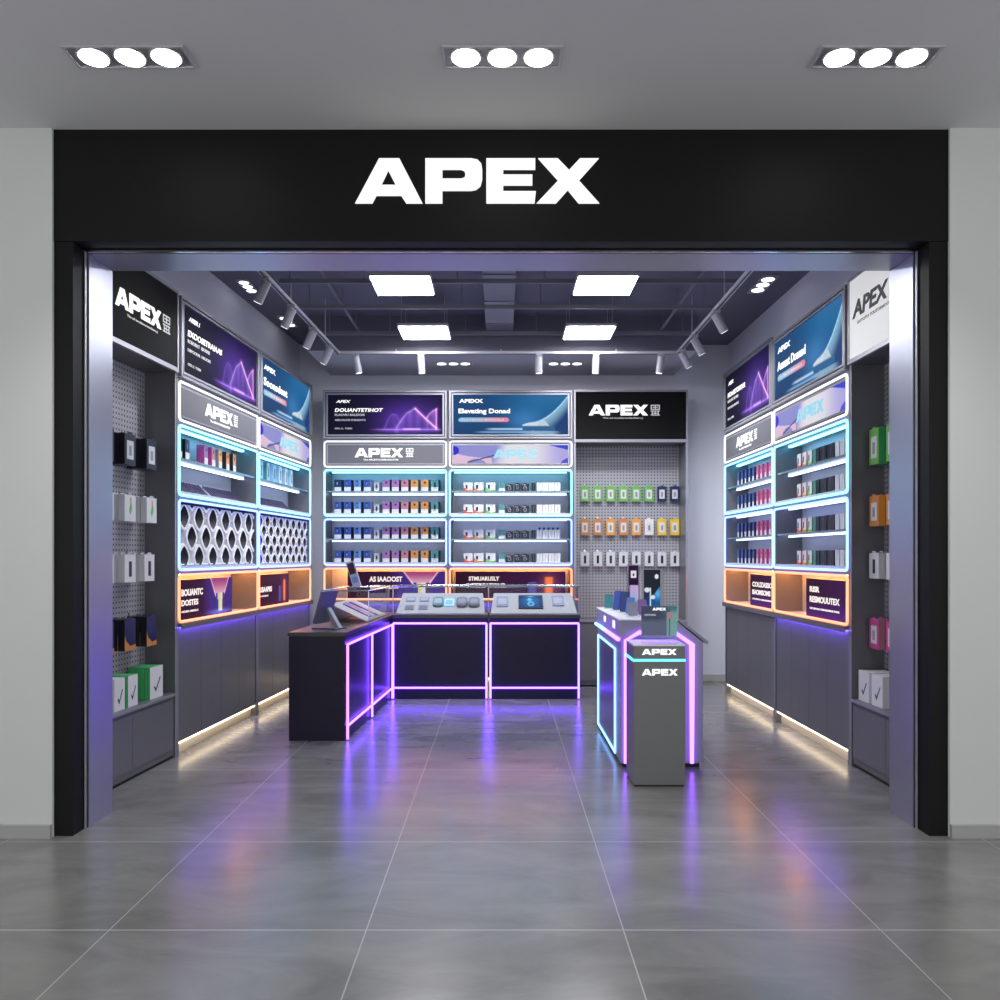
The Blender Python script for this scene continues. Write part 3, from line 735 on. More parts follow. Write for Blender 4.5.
# ------------------------------------------------------------------ goods
ORD = ['leftmost','second from left','third from left','fourth from left','fifth from left','sixth from left','seventh from left','eighth from left','ninth from left','tenth from left','eleventh from left','twelfth from left','thirteenth from left']
COLS = dict(blue=(.03,.07,.32), navy=(.012,.02,.08), lblue=(.10,.22,.5), clear=(.35,.38,.5), pink=(.28,.13,.33), coral=(.42,.17,.22), orange=(.55,.22,.06),
 green=(.02,.12,.09), teal=(.06,.22,.24), red=(.62,.05,.04), white=(.62,.62,.64), black=(.012,.013,.02), lime=(.16,.42,.08), amber=(.75,.32,.05), sky=(.25,.45,.62), grey=(.25,.25,.28), yellow=(.75,.5,.05), magenta=(.5,.06,.25), cream=(.72,.68,.60), bgreen=(.06,.40,.14))
def cm(k): return mat('carton_'+k, COLS[k], .35)
PROT = {}
def carton(key, w, d, h, front, side, band=None, bandc='white', motif=None, lowband=.36):
    """upright retail carton: body, lower label band, printed motif"""
    k = (key,w,d,h)
    if k in PROT: return PROT[k]
    b = MB().box(-w/2, w/2, 0, d, 0, h, cm(side), cm(front))
    if band: b.box(-w/2+.002, w/2-.002, -.0012, 0, .002, h*lowband, cm(bandc))
    if motif == 'phone': b.box(-w*.26, w*.10, -.0012, 0, h*.48, h*.92, cm('black')).box(-w*.18, w*.02, -.0018, 0, h*.54, h*.80, cm('lblue'))
    if motif == 'dot': b.prism_y([(w*.02+w*.16*math.cos(a*PI/4), h*.75+w*.16*math.sin(a*PI/4)) for a in range(8)], -.0012, 0, cm('black'))
    if motif == 'bud': b.prism_y([(-w*.28,h*.72),(-w*.34,h*.45),(-w*.2,h*.25),(w*.0,h*.2),(-w*.06,h*.36),(-w*.05,h*.72)], -.0012, 0, cm('black'))
    if motif == 'tall': b.box(-w*.12, w*.14, -.0012, 0, h*.2, h*.75, cm('black'))
    if motif == 'panel': b.box(-w*.30, w*.30, -.0012, 0, h*.18, h*.78, cm('white')).box(-w*.12, w*.12, -.0020, 0, h*.30, h*.62, cm('grey'))
    if motif == 'swoosh': b.prism_y([(-w/2,0),(w/2,0),(w/2,h*.18),(w*.05,h*.12),(-w*.35,h*.3),(-w/2,h*.5)], -.0008, 0, cm(bandc)); b.box(-w*.30,-w*.08,-.0014,0,h*.30,h*.72,cm('navy'))
    if motif == 'line': b.box(-w*.02, w*.02, -.0010, 0, h*.1, h*.9, cm('grey'))
    if motif == 'leaf': b.prism_y([(-w*.1,h*.4),(w*.02,h*.25),(w*.18,h*.5),(w*.08,h*.85),(-w*.02,h*.6)], -.0012, 0, cm('lime')).box(0,w*.1,-.0018,0,h*.7,h*.9,cm('amber'))
    if motif == 'check': b.prism_y([(-w*.2,h*.35),(-w*.05,h*.2),(w*.3,h*.62),(w*.26,h*.66),(-w*.05,h*.3),(-w*.15,h*.4)], -.0012, 0, cm('black'))
    PROT[k] = b.mesh(key); return PROT[k]
def put(me, name, M, x, y, z, label, cat, grp, rz=0):
    o = bpy.data.objects.new(name, me); C.objects.link(o)
    o.matrix_world = M @ T(x,y,z,rz)
    tag(o, label, cat, grp); return o

zs_c = (Z['b1']+.0485, (Z['b1']+Z['c1'])/2+.015+.0085); zs_b = (Z['n1']+.0485, (Z['n1']+Z['b1'])/2+.030+.0085)
SH = [('top shelf', zs_c[1]), ('second shelf', zs_c[0]), ('third shelf', zs_b[1]), ('bottom shelf', zs_b[0])]
LEFTSET = [('blue','blue','navy','phone',.0,'navy blue and white phone box'),('blue','blue','navy','phone',0,'blue and white phone box'),('lblue','lblue','navy','phone',0,'light blue and white phone box'),
  ('blue','blue','grey','phone',0,'blue and grey phone box'),('clear','clear','grey','tall',0,'small grey clear-cased phone box'),
  ('pink','pink','navy','dot',0,'pink and white box with dot'),('pink','pink','navy','dot',0,'pink and white box with dot'),('coral','coral','navy','dot',0,'coral and white box with dot'),
  ('orange','orange','green','dot',0,'orange and white box with green side'),('orange','orange','green','dot',0,'orange and white box with green side'),('teal','teal','green','tall',0,'teal and white box')]
XL = [.12,.226,.336,.444,.545,.650,.752,.855,.962,1.075,1.185]
for sn, zz in SH:
    for i, (k, f, sd, mo, _, ds) in enumerate(LEFTSET):
        w = .082 if i != 4 else .06; h = .128 if i != 4 else .10
        if i == 0 : f = 'navy' if sn == 'top shelf' else 'blue'
        me = carton('bl_%s_%s%d' % (k, f, i), w, .09, h, f, 'black' if sd == 'navy' else sd, True, 'white', mo)
        put(me, 'phone_box', M_bl, XL[i]+.03, .06, zz, '%s, %s, %s, back wall left cabinet' % (ds, ORD[i], sn), 'box', 'phone boxes in the back wall left cabinet', rz=-.20)
MIDSET = [(.185,.10,.10,'white','red','swoosh','red','white box with red swoosh','box'),(.302,.105,.10,'white','orange','swoosh','orange','white box with orange swoosh','box'),(.432,.105,.10,'white','lime','swoosh','lime','white box with green swoosh','box'),
  (.555,.07,.098,'teal','teal','line','white','small teal and white box','box'),
  (.640,.085,.080,'black','black','panelb','black','dark camera box','box'),(.728,.07,.086,'black','black','panelb','black','dark gadget box','box'),(.812,.085,.086,'black','grey','panelb','black','wide dark gadget box','box'),
  (.905,.045,.095,'black','black','line','black','slim black box','box'),(.970,.062,.098,'white','white','line','white','plain white box','box'),(1.036,.062,.098,'white','white','line','white','plain white box','box'),(1.102,.062,.098,'white','white','line','white','plain white box','box'),(1.168,.062,.098,'white','white','line','white','plain white box','box')]
for sn, zz in SH:
    for i, (xx,w,h,f,sd,mo,bc,ds,cat) in enumerate(MIDSET):
        me = carton('bm_%d' % i, w, .06, h, f, sd, i == 3, bc, mo if mo != 'panelb' else None)
        if mo == 'panelb' and not me.get('done'):
            me['done'] = 1
            b = MB().box(-w/2,w/2,0,.06,0,h,cm('black')); rr = w*.24
            b.prism_y([(rr*math.cos(a*PI/6), h*.45+rr*math.sin(a*PI/6)) for a in range(12)], -.003, 0, cm('grey')).prism_y([(rr*.6*math.cos(a*PI/6), h*.45+rr*.6*math.sin(a*PI/6)) for a in range(12)], -.005, 0, cm('navy'))
            b.box(-w*.42, w*.1, -.0012, 0, h*.78, h*.92, cm('grey')).box(-w*.25, w*.2, .01, .05, h, h*1.08, cm('black'))
            me = b.mesh('gadget'); PROT[('bm_%d' % i, w, .06, h)] = me; me['done'] = 1
        put(me, 'product_box', M_br, xx+.03, .08, zz, '%s, %s, %s, back wall middle cabinet' % (ds, ORD[i], sn), cat, 'boxes in the back wall middle cabinet')
# small dark gadgets standing on the white boxes, third shelf
for i in range(5):
    me = PROT.setdefault('tiny', MB().cyl((0,0,0),(0,0,.012),.010,cm('navy'),12).cyl((0,0,.012),(0,0,.026),.016,cm('blue'),12).mesh('tiny'))
    put(me, 'earbud_dock', M_br, 1.0+.05*i, .10, SH[2][1]+.098, 'tiny navy dock on white boxes, %s of five, back wall third shelf' % ORD[i].replace('fifth from left','rightmost'), 'earbud dock', 'tiny docks on the white boxes')
# right wall, far cabinet
for sn, zz in SH:
    for i in range(9):
        blue = i < 5
        me = carton('rf_%d' % (0 if blue else 1), .078, .06, .135, 'blue' if blue else 'coral', 'navy' if blue else 'magenta', True, 'white', 'phone' if blue else 'dot')
        put(me, 'phone_box', M_rf, .34+i*.118, .035, zz, '%s, %s, %s, right wall far cabinet' % ('navy and white phone box' if blue else 'red and white phone box', ORD[i], sn), 'box', 'phone boxes in the right wall far cabinet', rz=-.12)
RN = [('white','red','swoosh','red','white box with red swoosh',.10),('white','orange','swoosh','orange','white box with orange swoosh',.10),('white','lime','swoosh','lime','white box with green swoosh',.10),('teal','teal','line','white','small green box',.06)] + [('black','grey' if i % 2 else 'navy','tall','black','dark slim box',.055) for i in range(5)] + [('white','white','line','white','plain white box',.075)]*3
for sn, zz in SH:
    xx = .43
    for i, (f,sd,mo,bc,ds,w) in enumerate(RN):
        me = carton('rn_%s%s%s' % (f,sd,mo), w, .06, .112, f, sd, False, bc, mo)
        put(me, 'product_box', M_rn, xx+w/2, .035, zz, '%s, %s, %s, right wall near cabinet' % (ds, ORD[i], sn), 'box', 'boxes in the right wall near cabinet', rz=-.06)
        xx += w+.012
# left wall
LN = [('navy','black','phone','black and white phone box',.12),('navy','black','phone','black and white phone box',.24),('pink','magenta','dot','pink and white phone box',.56),('coral','magenta','dot','coral and white phone box',.70),('amber','grey','dot','tan and white phone box',.83),('orange','black','dot','orange and white phone box',.98),('orange','black','dot','orange and white phone box',1.12)]
for i, (f,sd,mo,ds,xx) in enumerate(LN):
    me = carton('ln_%s' % f, .085, .06, .15, f, sd, True, 'white', mo)
    put(me, 'phone_box', M_ln, xx, .035, SH[0][1], '%s, %s, shelf of left wall near cabinet' % (ds, ORD[i]), 'box', 'phone boxes in the left wall near cabinet', rz=.10)
for i in range(6):
    me = carton('lf_%d' % (i % 2), .10, .06, .17, 'sky' if i < 3 else 'white', 'teal' if i % 2 else 'sky', i > 2, 'white', 'tall')
    if i >= 3: me = carton('lfw', .10, .06, .17, 'white', 'sky', False, 'white', 'tall')
    put(me, 'phone_box', M_lf, .20+i*.17, .035, SH[0][1], '%s phone box, %s, shelf of left wall far cabinet' % ('pale blue' if i < 3 else 'white', ORD[i]), 'box', 'phone boxes in the left wall far cabinet', rz=.10)
# card racks on the lower shelves of the left wall
def rack(M, x0, n, label):
    t = thing('card_rack', label, 'rack', M @ T(x0,.06,SH[1][1]), 'ribbed card racks')
    L_ = n*.048
    b = MB().prism_y([(0,0),(L_,0),(L_,.006),(0,.006)], 0, .10, mat('rack_white', (.75,.75,.82), .4))
    b.add([(0,0,.0),(0,.10,.0),(0,.10,.10),(L_,0,.0),(L_,.10,.0),(L_,.10,.10)], [(0,1,2),(5,4,3),(0,2,5,3),(1,4,5,2)], mat('rack_white'))
    b.build('sloped_stand', t)
    proto = None
    for i in range(n):
        if proto is None: proto = MB().add([(0,.006,.008),(.020,.006,.008),(.020,.088,.090),(0,.088,.090),(0,.001,.013),(.020,.001,.013),(.020,.083,.095),(0,.083,.095)], FS, mat('card_plum', (.045,.025,.08), .4)).mesh('card')
        o = link('card', proto, t); o.location = (.010+i*.048, 0, 0)
rack(M_ln, .10, 12, 'ribbed rack of dark cards, left one, left wall near cabinet')
rack(M_ln, .72, 12, 'ribbed rack of dark cards, right one, left wall near cabinet')
rack(M_lf, .12, 20, 'long ribbed rack of dark cards, left wall far cabinet')

# hanging packs
def hanging(M, D, x, z, me, name, label, cat, grp, n=1, th=.03, w=.1):
    for k in range(n):
        yy = D-.03-th*(k+1)-.012
        lb = label if n == 1 else label + ', ' + ('at the hook tip' if k == n-1 else ('against the pegboard' if k == 0 else 'middle of the hook'))
        put(me, name, M, x, yy, z, lb, cat, grp)
def hook(t, D, x, z, L_=.12):
    MB().cyl((x,D-.022,z),(x,D-.022-L_,z),.0028,CHROME,6).box(x-.010,x+.010,D-.0235,D-.021,z-.008,z+.02,CHROME).build('hook', t)
def pack(key, w, d, h, front, side, motif, bandc='white', band=False):
    k = ('pk',key)
    if k in PROT: return PROT[k]
    me0 = carton('pk_'+key, w, d, h, front, side, band, bandc, motif)
    b = MB(); b.v = [tuple(v.co) for v in me0.vertices]; b.f = [list(p.vertices) for p in me0.polygons]; b.m = [p.material_index for p in me0.polygons]; b.mats = list(me0.materials)
    # hang tab with a slot above the pack
    b.box(-w*.16,-w*.05,.0,.003,h,h+.008,cm(front)).box(w*.05,w*.16,.0,.003,h,h+.008,cm(front)).box(-w*.16,w*.16,.0,.003,h+.008,h+.013,cm(front))
    PROT[k] = b.mesh(key); return PROT[k]
# back pegboard, three rows of eight (facing the shop)
rows = [(2.045,['lime']*6+['navy']*2,'hanging_pouch',.170),(1.665,['orange','orange','amber','orange','amber','cream','yellow','yellow'],'hanging_pack',.180),(1.315,['white']*8,'hanging_pack',.160)]
rn = ['top row','middle row','bottom row']
for r, (zz, cl, nm, h) in enumerate(rows):
    for i, c in enumerate(cl):
        x = .123+i*.1447; w = .100
        me = pack('bp%d%s' % (r,c), w, .035, h, c, {'lime':'bgreen','navy':'black','orange':'orange','amber':'orange','cream':'orange','yellow':'amber','white':'grey'}[c], ('panel','panel','tall')[r])
        cn = {'lime':'green','navy':'dark navy','amber':'tan','cream':'cream'}.get(c, c)
        kk = 2 if False else 1
        hanging(M_pb, DB, x+.03, zz-.0, me, nm, '%s hanging pack, %s, %s of back pegboard' % (cn, ORD[i], rn[r]), 'packet', 'packs hanging on the back pegboard')
        hook(p_b, DB, x+.03, zz+h+.0042, .07)
# left bay: three hooks by four rows, three packs each
rowsL = [(2.10,.20,'black','black','panel','black pouch',[.42,.68,.96]),(1.735,.17,'white','white','leaf','white leaf-print pack',[.42,.68,.96]),(1.34,.18,'white','white','tall','white cable pack',[.42,.68,.93]),(.90,.20,'navy','orange','swoosh','orange and black pack',[.42,.68,.96])]
rnL = ['top row','second row','third row','lowest row']
for r, (zz,h,f,sd,mo,ds,xs) in enumerate(rowsL):
    for i, x in enumerate(xs):
        me = pack('lp%d' % r, .135, .044, h, f, sd if r != 3 else 'black', mo, 'orange')
        hanging(M_pl, DS, x, zz-.08, me, 'hanging_pack', '%s, %s hook, %s, left pegboard' % (ds, ('nearest entrance','middle','farthest')[i], rnL[r]), 'packet', 'packs hanging on the left pegboard', 3, .048)
        hook(p_l, DS, x, zz-.08+h+.0042, .18)
# boxes on the left bay ledge
for i, (x, c, h) in enumerate(((.34,'white',.19),(.50,'white',.20),(.66,'cream',.20))):
    me = carton('ledge_%s%d' % (c,i), .12, .15, h, 'white', 'white' if i < 2 else 'bgreen', False, 'white', 'check')
    put(me, 'carton', M_pl, x, .03, .463, 'white carton with black check mark on left ledge, %s' % ('nearest entrance','middle one','beside the green cartons')[i], 'box', 'white cartons on the left ledge')
for k in range(4):
    me = carton('ledge_green', .18, .036, .215, 'white' if k == 0 else 'bgreen', 'bgreen', False, 'white', 'check' if k == 0 else None) if k == 0 else carton('ledge_green2', .18, .036, .215, 'bgreen', 'bgreen')
    put(me, 'carton', M_pl, .97, .03+k*.039, .463, 'green carton on left ledge, %s' % ('white-faced front one','second from front','third from front','rearmost')[k], 'box', 'green cartons on the left ledge')
# right bay
rowsR = [(2.13,.24,'lime','bgreen','panel','green pouch'),(1.72,.20,'orange','amber','panel','orange pack'),(1.37,.17,'white','white','tall','white cable pack'),(.90,.20,'magenta','coral','panel','pink pack')]
for r, (zz,h,f,sd,mo,ds) in enumerate(rowsR):
    for i, x in enumerate((.12,.36,.60)):
        me = pack('rp%d' % r, .135, .044, h, f, sd, mo)
        hanging(M_pr, DS, x, zz-.09, me, 'hanging_pack', '%s, %s hook, %s, right pegboard' % (ds, ('farthest','middle','nearest entrance')[i], rnL[r]), 'packet', 'packs hanging on the right pegboard', 2, .048)
        hook(p_r, DS, x, zz-.09+h+.0042, .12)
for i, x in enumerate((.14,.33)):
    me = carton('rl', .15, .17, .20, 'white', 'white', False, 'white', 'check')
    put(me, 'carton', M_pr, x, .03, .463, 'white carton on right ledge, %s' % ('farther one','nearer one')[i], 'box', 'white cartons on the right ledge')

# ------------------------------------------------------------------ L-shaped counter
CZ = .84; CY = 8.20
def slab_poly(b, pts, z0, z1, m): b.prism_z(pts, z0, z1, m)
nearI = (-1.206,6.34); farI = (-1.10,8.18); nearO = (-1.64,6.34); farO = (-1.56,8.18)
def lerp(p, q, t): return (p[0]+(q[0]-p[0])*t, p[1]+(q[1]-p[1])*t)
mI = lerp(nearI, farI, .48); mO = lerp(nearO, farO, .48)
def side_module(a, b_, c, d, label, t_top):
    # a near inner, b far inner, c far outer, d near outer
    t = thing('counter_unit', label, 'counter', None, 'black counter units')
    loc = Vector(((a[0]+d[0])/2, a[1], 0)); t.location = loc
    L = lambda p: (p[0]-loc.x, p[1]-loc.y)
    A,B,Cc,D_ = map(L, (a,b_,c,d))
    MB().prism_z([D_,A,B,Cc], .0, CZ-.032, COUNTER).build('body', t)
    MB().prism_z([(D_[0]-.008,D_[1]-.010),(A[0]+.010,A[1]-.010),(B[0]+.010,B[1]),(Cc[0]-.008,Cc[1])], CZ-.030, CZ, mat('counter_top', (.035,.035,.038), .3, .2)).build('worktop', t)
    n = Vector((B[1]-A[1], -(B[0]-A[0]), 0)).normalized()*.018
    A2 = Vector((*A,0))+n; B2 = Vector((*B,0))+n; u = (B2-A2).normalized()
    A2 += u*.012; B2 -= u*.012
    up = Vector((0,0,1)); z0, z1 = .115, .745
    MB().sweep([A2+up*.012,A2+up*(z1)], .009, E['purple'], up=Vector((0,1,0))).build('purple_light_tube', t)
    MB().sweep([A2+up*z1,B2+up*z1], .009, E['purple'], up=up).build('purple_light_tube', t)
    MB().sweep([A2+up*z0,B2+up*z0], .009, E['purple'], up=up).build('purple_light_tube', t)
    return t, loc, B2
t1, l1, e1 = side_module(nearI, mI, mO, nearO, 'black counter unit with monitor, nearest the entrance', 1)
t2, l2, e2 = side_module(mI, farI, farO, mO, 'black counter unit carrying the angled glass case, at the corner', 1)
MB().sweep([e2+Vector((0,0,.012)), e2+Vector((0,0,.745))], .009, E['purple']).build('purple_light_tube', t2)
bx = [(-1.085,-.135),(-.115,.785)]
for i, (x0,x1) in enumerate(bx):
    t = thing('counter_unit', ('black counter unit facing entrance, left of two','black counter unit facing entrance, right of two')[i], 'counter', T(x0,CY,0), 'black counter units')
    W = x1-x0
    MB().box(0, W, 0, .44, .0, CZ-.032, COUNTER).build('body', t)
    MB().box(-.008, W+.008, -.012, .445, CZ-.030, CZ, mat('counter_top')).build('worktop', t)
    for x in (.010, W-.010): MB().sweep([(x,-.020,.010),(x,-.020,.758)], .009, E['purple']).build('purple_light_tube', t)
    for z in (.115,.758): MB().sweep([(.010,-.020,z),(W-.010,-.020,z)], .009, E['purple'], up=Vector((0,0,1))).build('purple_light_tube', t)
# corner filler behind
struct_corner = MB().prism_z([(-1.56,8.19),(-1.10,8.19),(-1.10,8.64),(-1.54,8.64)], 0, CZ, mat('counter_top')).build('counter_corner')
tag(struct_corner, 'black corner block joining both arms of the counter', 'counter')

# glass cases
GZ = 1.115
def pane(p, q, z0, z1, th=.004):
    p = Vector((*p,0)); q = Vector((*q,0)); n = Vector((q.y-p.y, p.x-q.x, 0)).normalized()*th
    v = [p, q, q+n, p+n]
    return [(a.x,a.y,z0) for a in v]+[(a.x,a.y,z1) for a in v]
gc = thing('glass_case', 'long glass case with chrome rails on counter facing entrance', 'display case', T(0,CY,CZ+.001))
z1 = GZ-CZ
for x0, x1 in ((-1.08,-.135),(-.115,.78)): MB().add(pane((x0,0),(x1,0),0,z1), FS, GLASS).build('glass_pane', gc)
MB().box(-1.08,.78,.0,.44,z1,z1+.005,GLASS).build('glass_top', gc)
MB().add(pane((.776,.0),(.776,.44),0,z1), FS, GLASS).build('glass_pane', gc)
MB().sweep([(-1.08,-.004,z1+.008),(.785,-.004,z1+.008)], .008, CHROME, up=Vector((0,0,1))).build('rail', gc)
MB().sweep([(-1.08,.435,z1+.008),(.785,.435,z1+.008)], .006, CHROME, up=Vector((0,0,1))).build('rail', gc)
MB().sweep([(.782,-.004,z1+.008),(.782,.435,z1+.008)], .006, CHROME, up=Vector((0,0,1))).build('rail', gc)
for x in (-1.08,-.125,.782): MB().box(x-.006,x+.006,-.008,.004,0,z1,EDGE).build('post', gc)
MB().box(-.132,-.118,-.008,.44,0,.02,EDGE).build('divider', gc)
gs = thing('glass_case', 'short glass case on the angled counter arm', 'display case', T(0,0,CZ+.001))
P = [(mI[0]-.015,mI[1]+.02),(farI[0]-.015,farI[1]),(farO[0]+.02,farO[1]),(mO[0]+.02,mO[1]+.02)]
for i in (0,2,3): MB().add(pane(P[i],P[(i+1)%4],0,z1), FS, GLASS).build('glass_pane', gs)
MB().prism_z(P, z1, z1+.005, GLASS).build('glass_top', gs)
for i in range(4):
    a, c = P[i], P[(i+1)%4]
    MB().sweep([(a[0],a[1],z1+.008),(c[0],c[1],z1+.008)], .006, CHROME, up=Vector((0,0,1))).build('rail', gs)
MB().sweep([(P[0][0],P[0][1],0),(P[0][0],P[0][1],z1)], .004, CHROME).build('post', gs)
MB().sweep([(P[3][0],P[3][1],0),(P[3][0],P[3][1],z1)], .004, CHROME).build('post', gs)

# sloped boards and goods on them
def wedge(M, W, D, h, label, inset=.0):
    t = thing('sloped_display_board', label, 'display board', M, 'sloped white display boards')
    v = [(0,0,0),(W,0,0),(W-inset,D,0),(inset,D,0),(0,0,.012),(W,0,.012),(W-inset,D,h),(inset,D,h)]
    MB().add(v, FS, WHITEB).build('board', t)
    return t
slope = math.atan2(.19, .36)
wedge(T(-1.055,8.23,CZ+.001), .895, .36, .20, 'white sloped board in long glass case, left of two', .03)
wedge(T(-.105,8.23,CZ+.001), .87, .36, .20, 'white sloped board in long glass case, right of two', .03)
def on_slope(x, s): return T(x, 8.23+s*.36, CZ+.0145+s*.188) @ Matrix.Rotation(math.atan2(.188,.36), 4, 'X')
def gadget(x, s, w, h, th, m, name, label, cat, grp=None, top=None, txt=None, r=.012):
    t = thing(name, label, cat, on_slope(x, s), grp)
    pts = [(p[0], p[2]) for p in rrect(-w/2, w/2, 0, h, r)]
    bo = MB().prism_z(pts, 0, th, m).build('body', t)
    if top:
        pts = [(p[0], p[2]) for p in rrect(-w*.36, w*.36, h*.2, h*.8, r*.6)]
        sub(MB().prism_z(pts, th, th+.003, top).build('top_plate', t), bo)
    return t
GB = mat('gadget_grey', (.13,.13,.15), .35); TG = mat('price_tag', (.22,.22,.30), .5); TT = mat('tag_print', (.34,.34,.40), .5); LB = mat('gadget_blue', (.35,.60,.85), .4, 0, (.3,.6,1), .3); GG = mat('gadget_green', (.05,.22,.20), .35)
for i, (x, s) in enumerate(((-.93,.55),(-.79,.55),(-.93,.16),(-.79,.16))):
    gadget(x, s, .10, .09, .006, TG, 'price_tag', 'grey price card at left end of sloped board, %s' % ('upper left','upper right','lower left','lower right')[i], 'card', 'price cards on the left board', GB if i > 1 else TT)
gadget(-.645, .30, .105, .17, .022, GG, 'wireless_charger', 'dark green rounded charger on white sloped board', 'charger', None, TT, r=.03)
gadget(-.530, .32, .10, .14, .012, LB, 'small_display', 'pale blue small square display on sloped board', 'display', None, mat('display_face', (.15,.3,.4), .4, 0, (.3,.7,1), .25))
gadget(-.40, .26, .11, .17, .03, GB, 'portable_speaker', 'dark grey rounded gadget on sloped board, left of pair', 'speaker', 'pair of dark grey gadgets', mat('speaker_top', (.25,.25,.28), .4), r=.04)
gadget(-.275, .26, .11, .17, .03, GB, 'portable_speaker', 'dark grey rounded gadget on sloped board, right of pair', 'speaker', 'pair of dark grey gadgets', mat('speaker_top'), r=.04)
gadget(.015, .30, .12, .20, .008, TG, 'price_tag', 'lilac price card left of the tablet', 'card', 'price cards beside the tablet', TT)
gadget(.585, .34, .12, .20, .008, TG, 'price_tag', 'lilac price card right of the tablet', 'card', 'price cards beside the tablet', TT)
t = thing('tablet', 'black tablet with glowing blue picture on white sloped board', 'tablet', on_slope(.305,.20))
MB().prism_z([(p[0],p[2]) for p in rrect(-.125,.125,0,.26,.012)], 0, .012, cm('black')).build('body', t)
def art_tab(u, v):
    c = mix((.01,.03,.16), (.02,.22,.55), g(math.hypot((u-.5)*1.2, v-.5), .5))
    c = addc(c, (.3,.85,1), .9*g(math.hypot((u-.45)*1.3, v-.65), .12)+.8*g(abs(math.hypot((u-.5)*1.2,v-.3)-.14), .04))
    return addc(c, (.6,.9,1), .8*g(v-.92,.03)*g((u-.5)*2,.25))
me = art_mesh('screen', -.115, .115, .012, .248, 0, art_tab, 50, 50, POSTER); me.transform(Matrix.Rotation(-PI/2,4,'X')); 
o = link('screen', me, t); o.location = (0,0,.0135)

# the long sheet board in the short case
t = thing('sloped_display_board', 'white sloped board with dark strips in short glass case', 'display board', T(0,0,CZ+.001))
q = [(mI[0]-.04,mI[1]+.05,.012),(farI[0]-.04,farI[1]-.05,.012),(farO[0]+.09,farO[1]-.05,.165),(mO[0]+.09,mO[1]+.05,.165)]
v = [(p[0],p[1],p[2]-.010) for p in q]+[(p[0],p[1],p[2]) for p in q]
MB().add(v, FS, WHITEB).build('board', t)
MB().add([(q[3][0],q[3][1],0),(q[2][0],q[2][1],0),(q[2][0]+.006,q[2][1],0),(q[3][0]+.006,q[3][1],0),(q[3][0],q[3][1],.150),(q[2][0],q[2][1],.150),(q[2][0]+.006,q[2][1],.150),(q[3][0]+.006,q[3][1],.150)], FS, EDGE).build('back_support', t)
Q = [Vector(p) for p in q]
for i, (s0,s1,t0,t1_,mm) in enumerate(((.30,.44,.10,.86,cm('blue')),(.62,.72,.08,.88,cm('blue')),(.47,.52,.20,.90,mat('strip_grey', (.35,.35,.42), .4)))):
    def pt(a, c): return Q[0].lerp(Q[1], a).lerp(Q[3].lerp(Q[2], a), c)
    k = [pt(s0,t0), pt(s1,t0), pt(s1,t1_), pt(s0,t1_)]; n = (k[1]-k[0]).cross(k[3]-k[0]).normalized()*.008
    s_ = MB().add([tuple(p) for p in k]+[tuple(p+n) for p in k], FS, mm).build('cable_strip'); s_.location = (0,0,CZ+.003)
    tag(s_, ('wide blue strip on slanted board in short glass case, nearer one','thin blue strip on slanted board in short glass case, farther one','narrow grey strip between two blue strips on slanted board')[i], 'strip')

# monitor seen from behind
t = thing('monitor', 'small grey monitor seen from behind on black counter end', 'monitor', T(-1.44,6.68,CZ+.001, 1.22))
STEEL = mat('monitor_shell', (.13,.14,.20), .35, .5)
b = MB().box(-.115,.115,-.012,.012,0,.275,STEEL); o = bevel(b.build('screen_housing', t), .008, 3); o.location = (0,.03,.045); o.rotation_euler = (.30,0,0)
b = MB().box(-.108,.108,.0125,.014,.01,.265,mat('screen_glow', (.02,.02,.03), .2, 0, (.25,.3,.9), .5)); o = b.build('screen', t); o.location = (0,.03,.045); o.rotation_euler = (.30,0,0)
MB().prism_z([(-.09,-.16),(.09,-.16),(.09,.06),(-.09,.06)], 0, .010, STEEL).build('base', t)
MB().add([(-.02,-.15,.010),(.03,-.15,.010),(.03,-.11,.010),(-.02,-.11,.010),(-.02,-.045,.17),(.03,-.045,.17),(.03,-.03,.15),(-.02,-.03,.15)], FS, mat('stand_metal', (.4,.4,.43), .3, .7)).build('stand', t)
# payment terminal on the glass
t = thing('payment_terminal', 'slim blue-grey handheld terminal leaning upright on the glass case', 'terminal', T(-1.38,7.72,GZ+.013, -.35))
MB().box(-.04,.04,-.03,.05,0,.012,STEEL).build('base', t)
b = MB().box(-.042,.042,-.010,.010,0,.25,mat('terminal_shell', (.30,.34,.48), .35)); o = bevel(b.build('body', t), .006, 3); o.location = (.035,0,.010); o.rotation_euler = (.12,-.27,0)
b = MB().box(-.034,.034,-.0115,-.0102,.13,.235,cm('black')).box(-.030,.030,-.0115,-.0102,.045,.10,cm('lblue')); o = b.build('screen', t); o.location = (.035,0,.010); o.rotation_euler = (.12,-.27,0)

